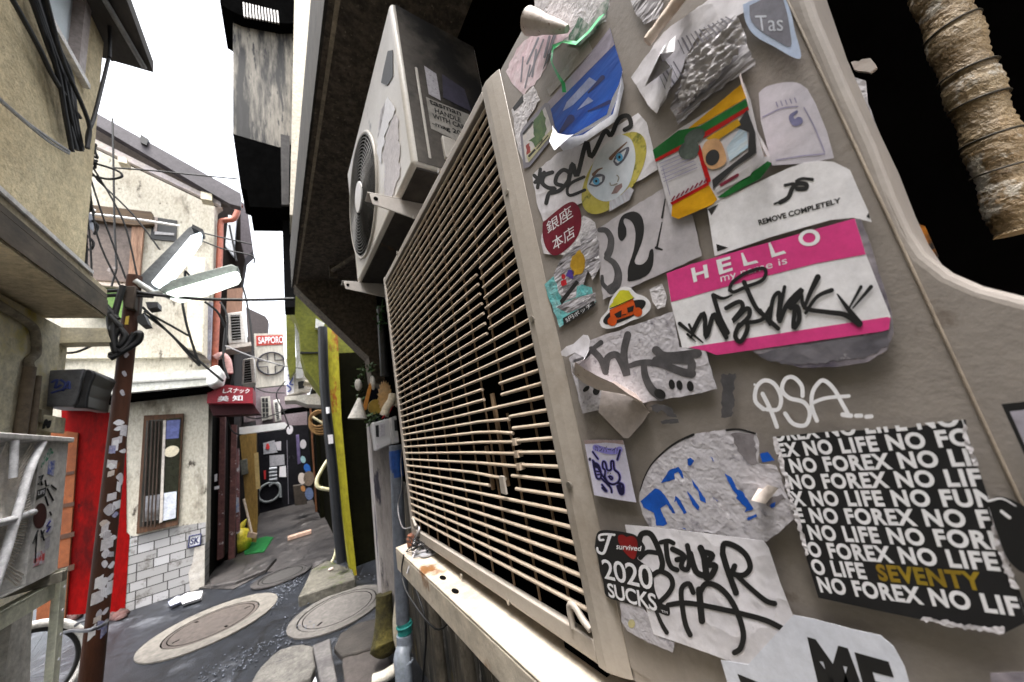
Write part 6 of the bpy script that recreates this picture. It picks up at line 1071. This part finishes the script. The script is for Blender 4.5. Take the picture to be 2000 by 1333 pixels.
def cover(c, R, r, m1, m2, lab, slots, z=.004):
    t = thing('manhole_cover', lab, 'manhole cover', (c.x, c.y, 0)); c = V((c.x, c.y, 0))
    MB().disc(c+V((0, 0, z)), (0, 0, 1), R, .012, 56, r+.012).build('collar', m1, t)
    MB().disc(c+V((0, 0, z)), (0, 0, 1), r, .009, 56).build('lid', m2, t); MB().disc(c+V((0, 0, .001)), (0, 0, 1), R-.02, .004, 48).build('gap', m_black, t)
    MB().disc(c+V((0, 0, z+.0088)), (0, 0, 1), r-.03, .0012, 56, r-.038).build('groove', m_hole, t)
    mb = MB()
    for a, rr in slots: d = V((math.cos(a), math.sin(a), 0)); mb.beam(c+d*rr+V((0, 0, z+.0091)), c+d*(rr+.05)+V((0, 0, z+.0091)), .022, .002)
    each(mb, 'slot', m_hole, t)
m_col = mat('concrete_collar', (.17, .155, .135), (.10, .092, .082), rough=.85, scale=8, bump=.3); m_lid = mat('concrete_lid', (.085, .069, .059), (.045, .037, .034), rough=.8, scale=14, bump=.4, bscale=120)
cover(V((-.73, 5.05, 0)), .53, .36, m_col, m_lid, 'large round manhole cover with pale concrete collar and brown lid, left in the junction', [(.3, .25), (2.2, .25), (3.6, .25), (5.2, .25)])
cover(V((.30, 4.10, 0)), .41, .325, mat('grey_collar', (.14, .13, .12), (.095, .088, .08), rough=.85, scale=8, bump=.3), mat('pale_lid', (.15, .138, .128), (.105, .096, .09), rough=.8, scale=14, bump=.4), 'round grey manhole cover near the foot of the white post', [(3.9, .2)])
cover(V((-.17, 5.85, .0)), .33, .25, m_alc, mat('dark_lid', (.05, .046, .045), (.032, .03, .028), rough=.7, scale=14), 'smaller dark manhole cover set in the alley path', [], z=.013)
def slab(pts, z, h, m, lab, cat='slab', nm='concrete_slab', bev=.012):
    tag(MB().prism([AZ(p, z) for p in pts], (0, 0, -h)).build(nm, m, None, bevel=bev), lab, cat)
m_step = mat('mossy_step', (.13, .12, .10), (.06, .056, .045), rough=.9, scale=5, bump=.6, spots=((.05, .065, .014), .57, 3, .1), grain=(22, .5))
slab([(582, 1166), (694, 1130), (688, 1112), (640, 1094), (608, 1112), (596, 1140)], .10, .11, m_step, 'pale mossy concrete step at the foot of the yellow pillar', 'step', 'concrete_step')
slab([(410, 1132), (448, 1108), (506, 1082), (540, 1090), (520, 1112), (460, 1136), (412, 1144)], .05, .06, m_alc, 'worn concrete ramp slab beside the yellow bag')
m_chk = mat('rough_concrete', (.17, .16, .145), (.07, .066, .062), rough=.95, scale=9, bump=1, bscale=40, spots=((.03, .03, .035), .64, 14, .05))
slab(rag([(486, 1340), (510, 1302), (548, 1268), (592, 1258), (612, 1262), (616, 1300), (606, 1322), (560, 1345)], 2, 14), .06, .07, m_chk, 'broken pale concrete slab with pitted edge at the bottom of the picture')
slab([(610, 1260), (645, 1246), (648, 1272), (662, 1345), (628, 1345)], .055, .065, mat('dark_channel_lid', (.06, .055, .058), (.2, .19, .18), rough=.7, scale=4, mix=.62), 'narrow dark kerb slab with a pale end beside the broken slab', 'kerb', 'kerb_slab')
slab(rag([(664, 1238), (700, 1216), (748, 1204), (752, 1240), (736, 1262), (668, 1280), (652, 1264)], 2, 14), .04, .05, mat('brown_rough_concrete', (.08, .07, .062), (.03, .027, .025), rough=.95, scale=12, bump=1, bscale=50), 'dark rough concrete patch below the grey manhole cover')
slab(rag([(668, 1285), (740, 1262), (756, 1275), (770, 1300), (740, 1345), (672, 1345)], 1.5, 14), .02, .03, mat('smooth_brown_paving', (.085, .072, .067), (.05, .043, .04), rough=.7, scale=5), 'smooth brownish paving slab at the foot of the mossy lump')
slab([(605, 1345), (616, 1322), (622, 1345)], .09, .1, k_white, 'white chip of plastic at the very bottom of the picture', 'litter', 'litter_chip', 0)
tag(MB().prism([AZ(p, .05) for p in ((352, 1166), (366, 1158), (396, 1154), (392, 1168), (356, 1180))], (.0, .05, -.04)).build('crumpled_card', mat('white_card', (.68, .67, .68), rough=.7)), 'white crumpled cardboard lying against the tiled base', 'litter')
tag(MB().prism([AZ(p, .05) for p in ((328, 1176), (346, 1164), (358, 1166), (352, 1176), (332, 1184))], (.0, .05, -.04)).build('crumpled_card', mat('blue_card', (.16, .19, .32), (.5, .5, .55), rough=.7, scale=12)), 'blue and white crumpled packaging lying against the tiled base', 'litter')
tag(MB().ball(AZ((646, 1112), .12), .03, 1, .7, .5).build('tissue', mat('pinkish_tissue', (.62, .5, .46))), 'small pinkish crumpled tissue on the mossy step', 'litter')
rk = MB()
for _ in range(60):
    p = random.choice([(random.uniform(122, 165), random.uniform(1172, 1205)), (random.uniform(205, 245), random.uniform(1176, 1200))]); c_ = AZ(p, .02); rk.ball(c_+V((0, -.1, 0)), random.uniform(.03, .08), 1, 1, .7, 6, 4, .3)
tag(rk.build('rubble', mat('dark_rubble', (.12, .05, .045), (.03, .025, .024), rough=.95, scale=9)), kind='stuff', label='dark reddish rubble at the foot of the red wall')
gv = MB()
def pebble(p, s):
    c_ = AZ(p, .008+s*.3); gv.ball(c_, s, random.uniform(.7, 1.2), random.uniform(.7, 1.2), .6, 5, 3, .25)
for _ in range(700):
    t = random.random(); a = random.random()
    if t < .45: p = (590-75*a+random.gauss(0, 9), 1125+62*a+random.gauss(0, 7))
    elif t < .7: u = random.uniform(0, 6.28); p = (655+104*math.cos(u)-random.uniform(0, 1)*0, 1197+62*math.sin(u)*.9-.45*104*math.cos(u)*.9+random.gauss(0, 5))
    else: p = (600-210*a+random.gauss(0, 14), 1225+105*a+random.gauss(0, 9))
    if p[1] > 1345 or p[0] < 380 or p[0] > 752: continue
    pebble(p, random.uniform(.004, .011))
tag(gv.build('gravel', mat('blue_grey_gravel', (.15, .165, .20), (.025, .028, .034), rough=.7, scale=40, contrast=.1)), kind='stuff', label='loose blue grey gravel strewn between the manhole covers')
# ================================================================ CABLES
cables('cable_bundle', 'thick bundle of black cables running down the corner of the beige stucco wall', [[(52+i*5, -20), (92+i*4, 90), (112+i*5, 150), (128+i*4, 230), (142+i*4, 295)] for i in range(6)]+[[(20, -5), (75, 90), (105, 150), (156, 232)]], .013, k_cab, AX, -1.16, 3, 'cable bundle')
cables('cable_bundle', 'pair of thin twisted grey cables crossing the lower stucco wall', [[(-10, 185), (60, 245), (135, 296)], [(-10, 188), (62, 250), (100, 280), (134, 300)]], .008, k_cg, AX, -1.15, 0, 'cable bundle')
cables('cable_bundle', 'dark cables sagging over the window sill of the beige stucco building', [[(88, -10), (106, 60), (120, 110), (140, 160), (160, 205), (175, 250), (170, 290)], [(212, -10), (214, 60), (214, 112)], [(214, 108), (186, 222), (172, 262), (172, 290)]], .012, k_cab, AX, -1.12, 0, 'cable bundle')
cables('tangled_cables', 'tangled knot of black cables on the corner of the beige stucco building', [[(130+random.uniform(0, 60), 280+random.uniform(0, 50)) for _ in range(6)] for k in range(16)]+[[(150+i*4, 320), (146+i*5, 350), (150+i*4, 380), (160+i*6, 415)] for i in range(5)]+[[(170, 315), (225, 330), (240, 345), (210, 352), (172, 338)], [(168, 330), (200, 360), (190, 350)]], .009, k_cab, AY, 3.5, 2, 'cable bundle')
cables('tangled_cables', 'loose cables and twigs below the grey box on the stucco building', [[(150, 430), (146, 450), (165, 460), (166, 520), (160, 545)], [(128, 465), (150, 478), (170, 482)], [(150, 445), (180, 470), (176, 490), (160, 480)], [(120, 330), (118, 380), (112, 410)], [(150, 500), (170, 520)], [(166, 425), (190, 440), (185, 460)]], .009, k_cab, AY, 3.55, 2)
gb = thing('grey_box', 'dark grey cable box on the corner of the beige stucco building', 'box', AY((145, 428), 3.45)); pY([(122, 376), (140, 376), (160, 398), (158, 426), (138, 408), (118, 406)], 3.4, .2).build('box', mat('blue_grey_box', (.10, .11, .15), rough=.4), gb, bevel=.006); pY([(118, 406), (138, 408), (158, 426), (150, 430), (136, 414)], 3.42, .1).build('base', k_black, gb)
cables('overhead_cable', 'thin dark wires strung from the stucco corner to the lamp pole top', [[(168, 320), (200, 420), (246, 545)], [(172, 330), (190, 460), (236, 562)], [(176, 318), (240, 430), (268, 540)], [(160, 330), (176, 470), (180, 566)]], .006, k_cab, AY, 3.5)
cables('overhead_cable', 'heavy black overhead cable crossing the alley below the lamps', [[(165, 573), (240, 568), (300, 576), (400, 585), (500, 586), (575, 584)], [(165, 582), (235, 577), (300, 580)]], .014, k_cab, AY, 3.45)
cables('overhead_cable', 'long thin vertical black wire in front of the white house', [[(219, -20), (219, 120)], [(220, 232), (222, 330), (224, 440), (228, 525)], [(228, 525), (218, 560)]], .008, k_cab, AY, 4.2)
cables('overhead_cable', 'thin wires stretching from the upper lamp across to the dark shophouse', [[(390, 454), (440, 466), (492, 478)], [(392, 470), (440, 488), (492, 500), (496, 515)], [(222, 328), (300, 334), (380, 342), (465, 350)], [(190, 352), (260, 420), (312, 488)]], .007, k_cab, AY, 3.9)
cables('overhead_cable', 'pale conduit running along the upper window of the white house', [[(158, 402), (186, 412)], [(175, 418), (260, 428), (350, 442)]], .018, m_wht, AY, 6.2)
cables('tangled_cables', 'thick coil of black cables hanging from the rusty pole', [[(240, 560), (225, 610), (220, 650), (228, 690), (250, 670), (262, 650)], [(215, 610), (216, 650), (224, 676), (240, 684)], [(232, 640), (222, 660), (228, 680), (246, 660), (236, 640)], [(262, 655), (274, 650), (272, 665), (250, 680), (215, 700)], [(200, 600), (222, 622), (236, 640)], [(215, 692), (228, 694), (236, 686)], [(180, 570), (205, 600), (228, 625)]], .020, k_cab, AY, 3.38, 2, 'cable bundle')
cables('tangled_cables', 'cables fanning from the lamp pole down to the red awning', [[(278, 600), (340, 660), (400, 715), (436, 745)], [(280, 612), (330, 650), (366, 690), (390, 715)], [(282, 608), (340, 640), (368, 656)], [(355, 585), (366, 640), (390, 715)], [(172, 560), (200, 590), (215, 602)], [(170, 590), (210, 612)], [(112, 690), (150, 688), (190, 670)], [(112, 675), (150, 674), (160, 664)], [(400, 590), (425, 610), (440, 640)], [(362, 545), (362, 530), (375, 545)]], .009, k_cab, AY, 3.6)
cables('overhead_cable', 'thin sagging wire between the brewery sign and the left air conditioners', [[(440, 676), (495, 698), (560, 716), (612, 722)]], .010, k_cg, AY, 6.1)
cables('tangled_cables', 'dark cables running along the corner of the dark shophouse', [[(430, 590), (444, 620), (440, 680), (430, 700)], [(474, 560), (482, 590), (490, 640), (494, 690)], [(440, 640), (436, 700), (446, 740)], [(448, 440), (456, 480), (462, 510)]], .014, k_cab, AY, 6.4)
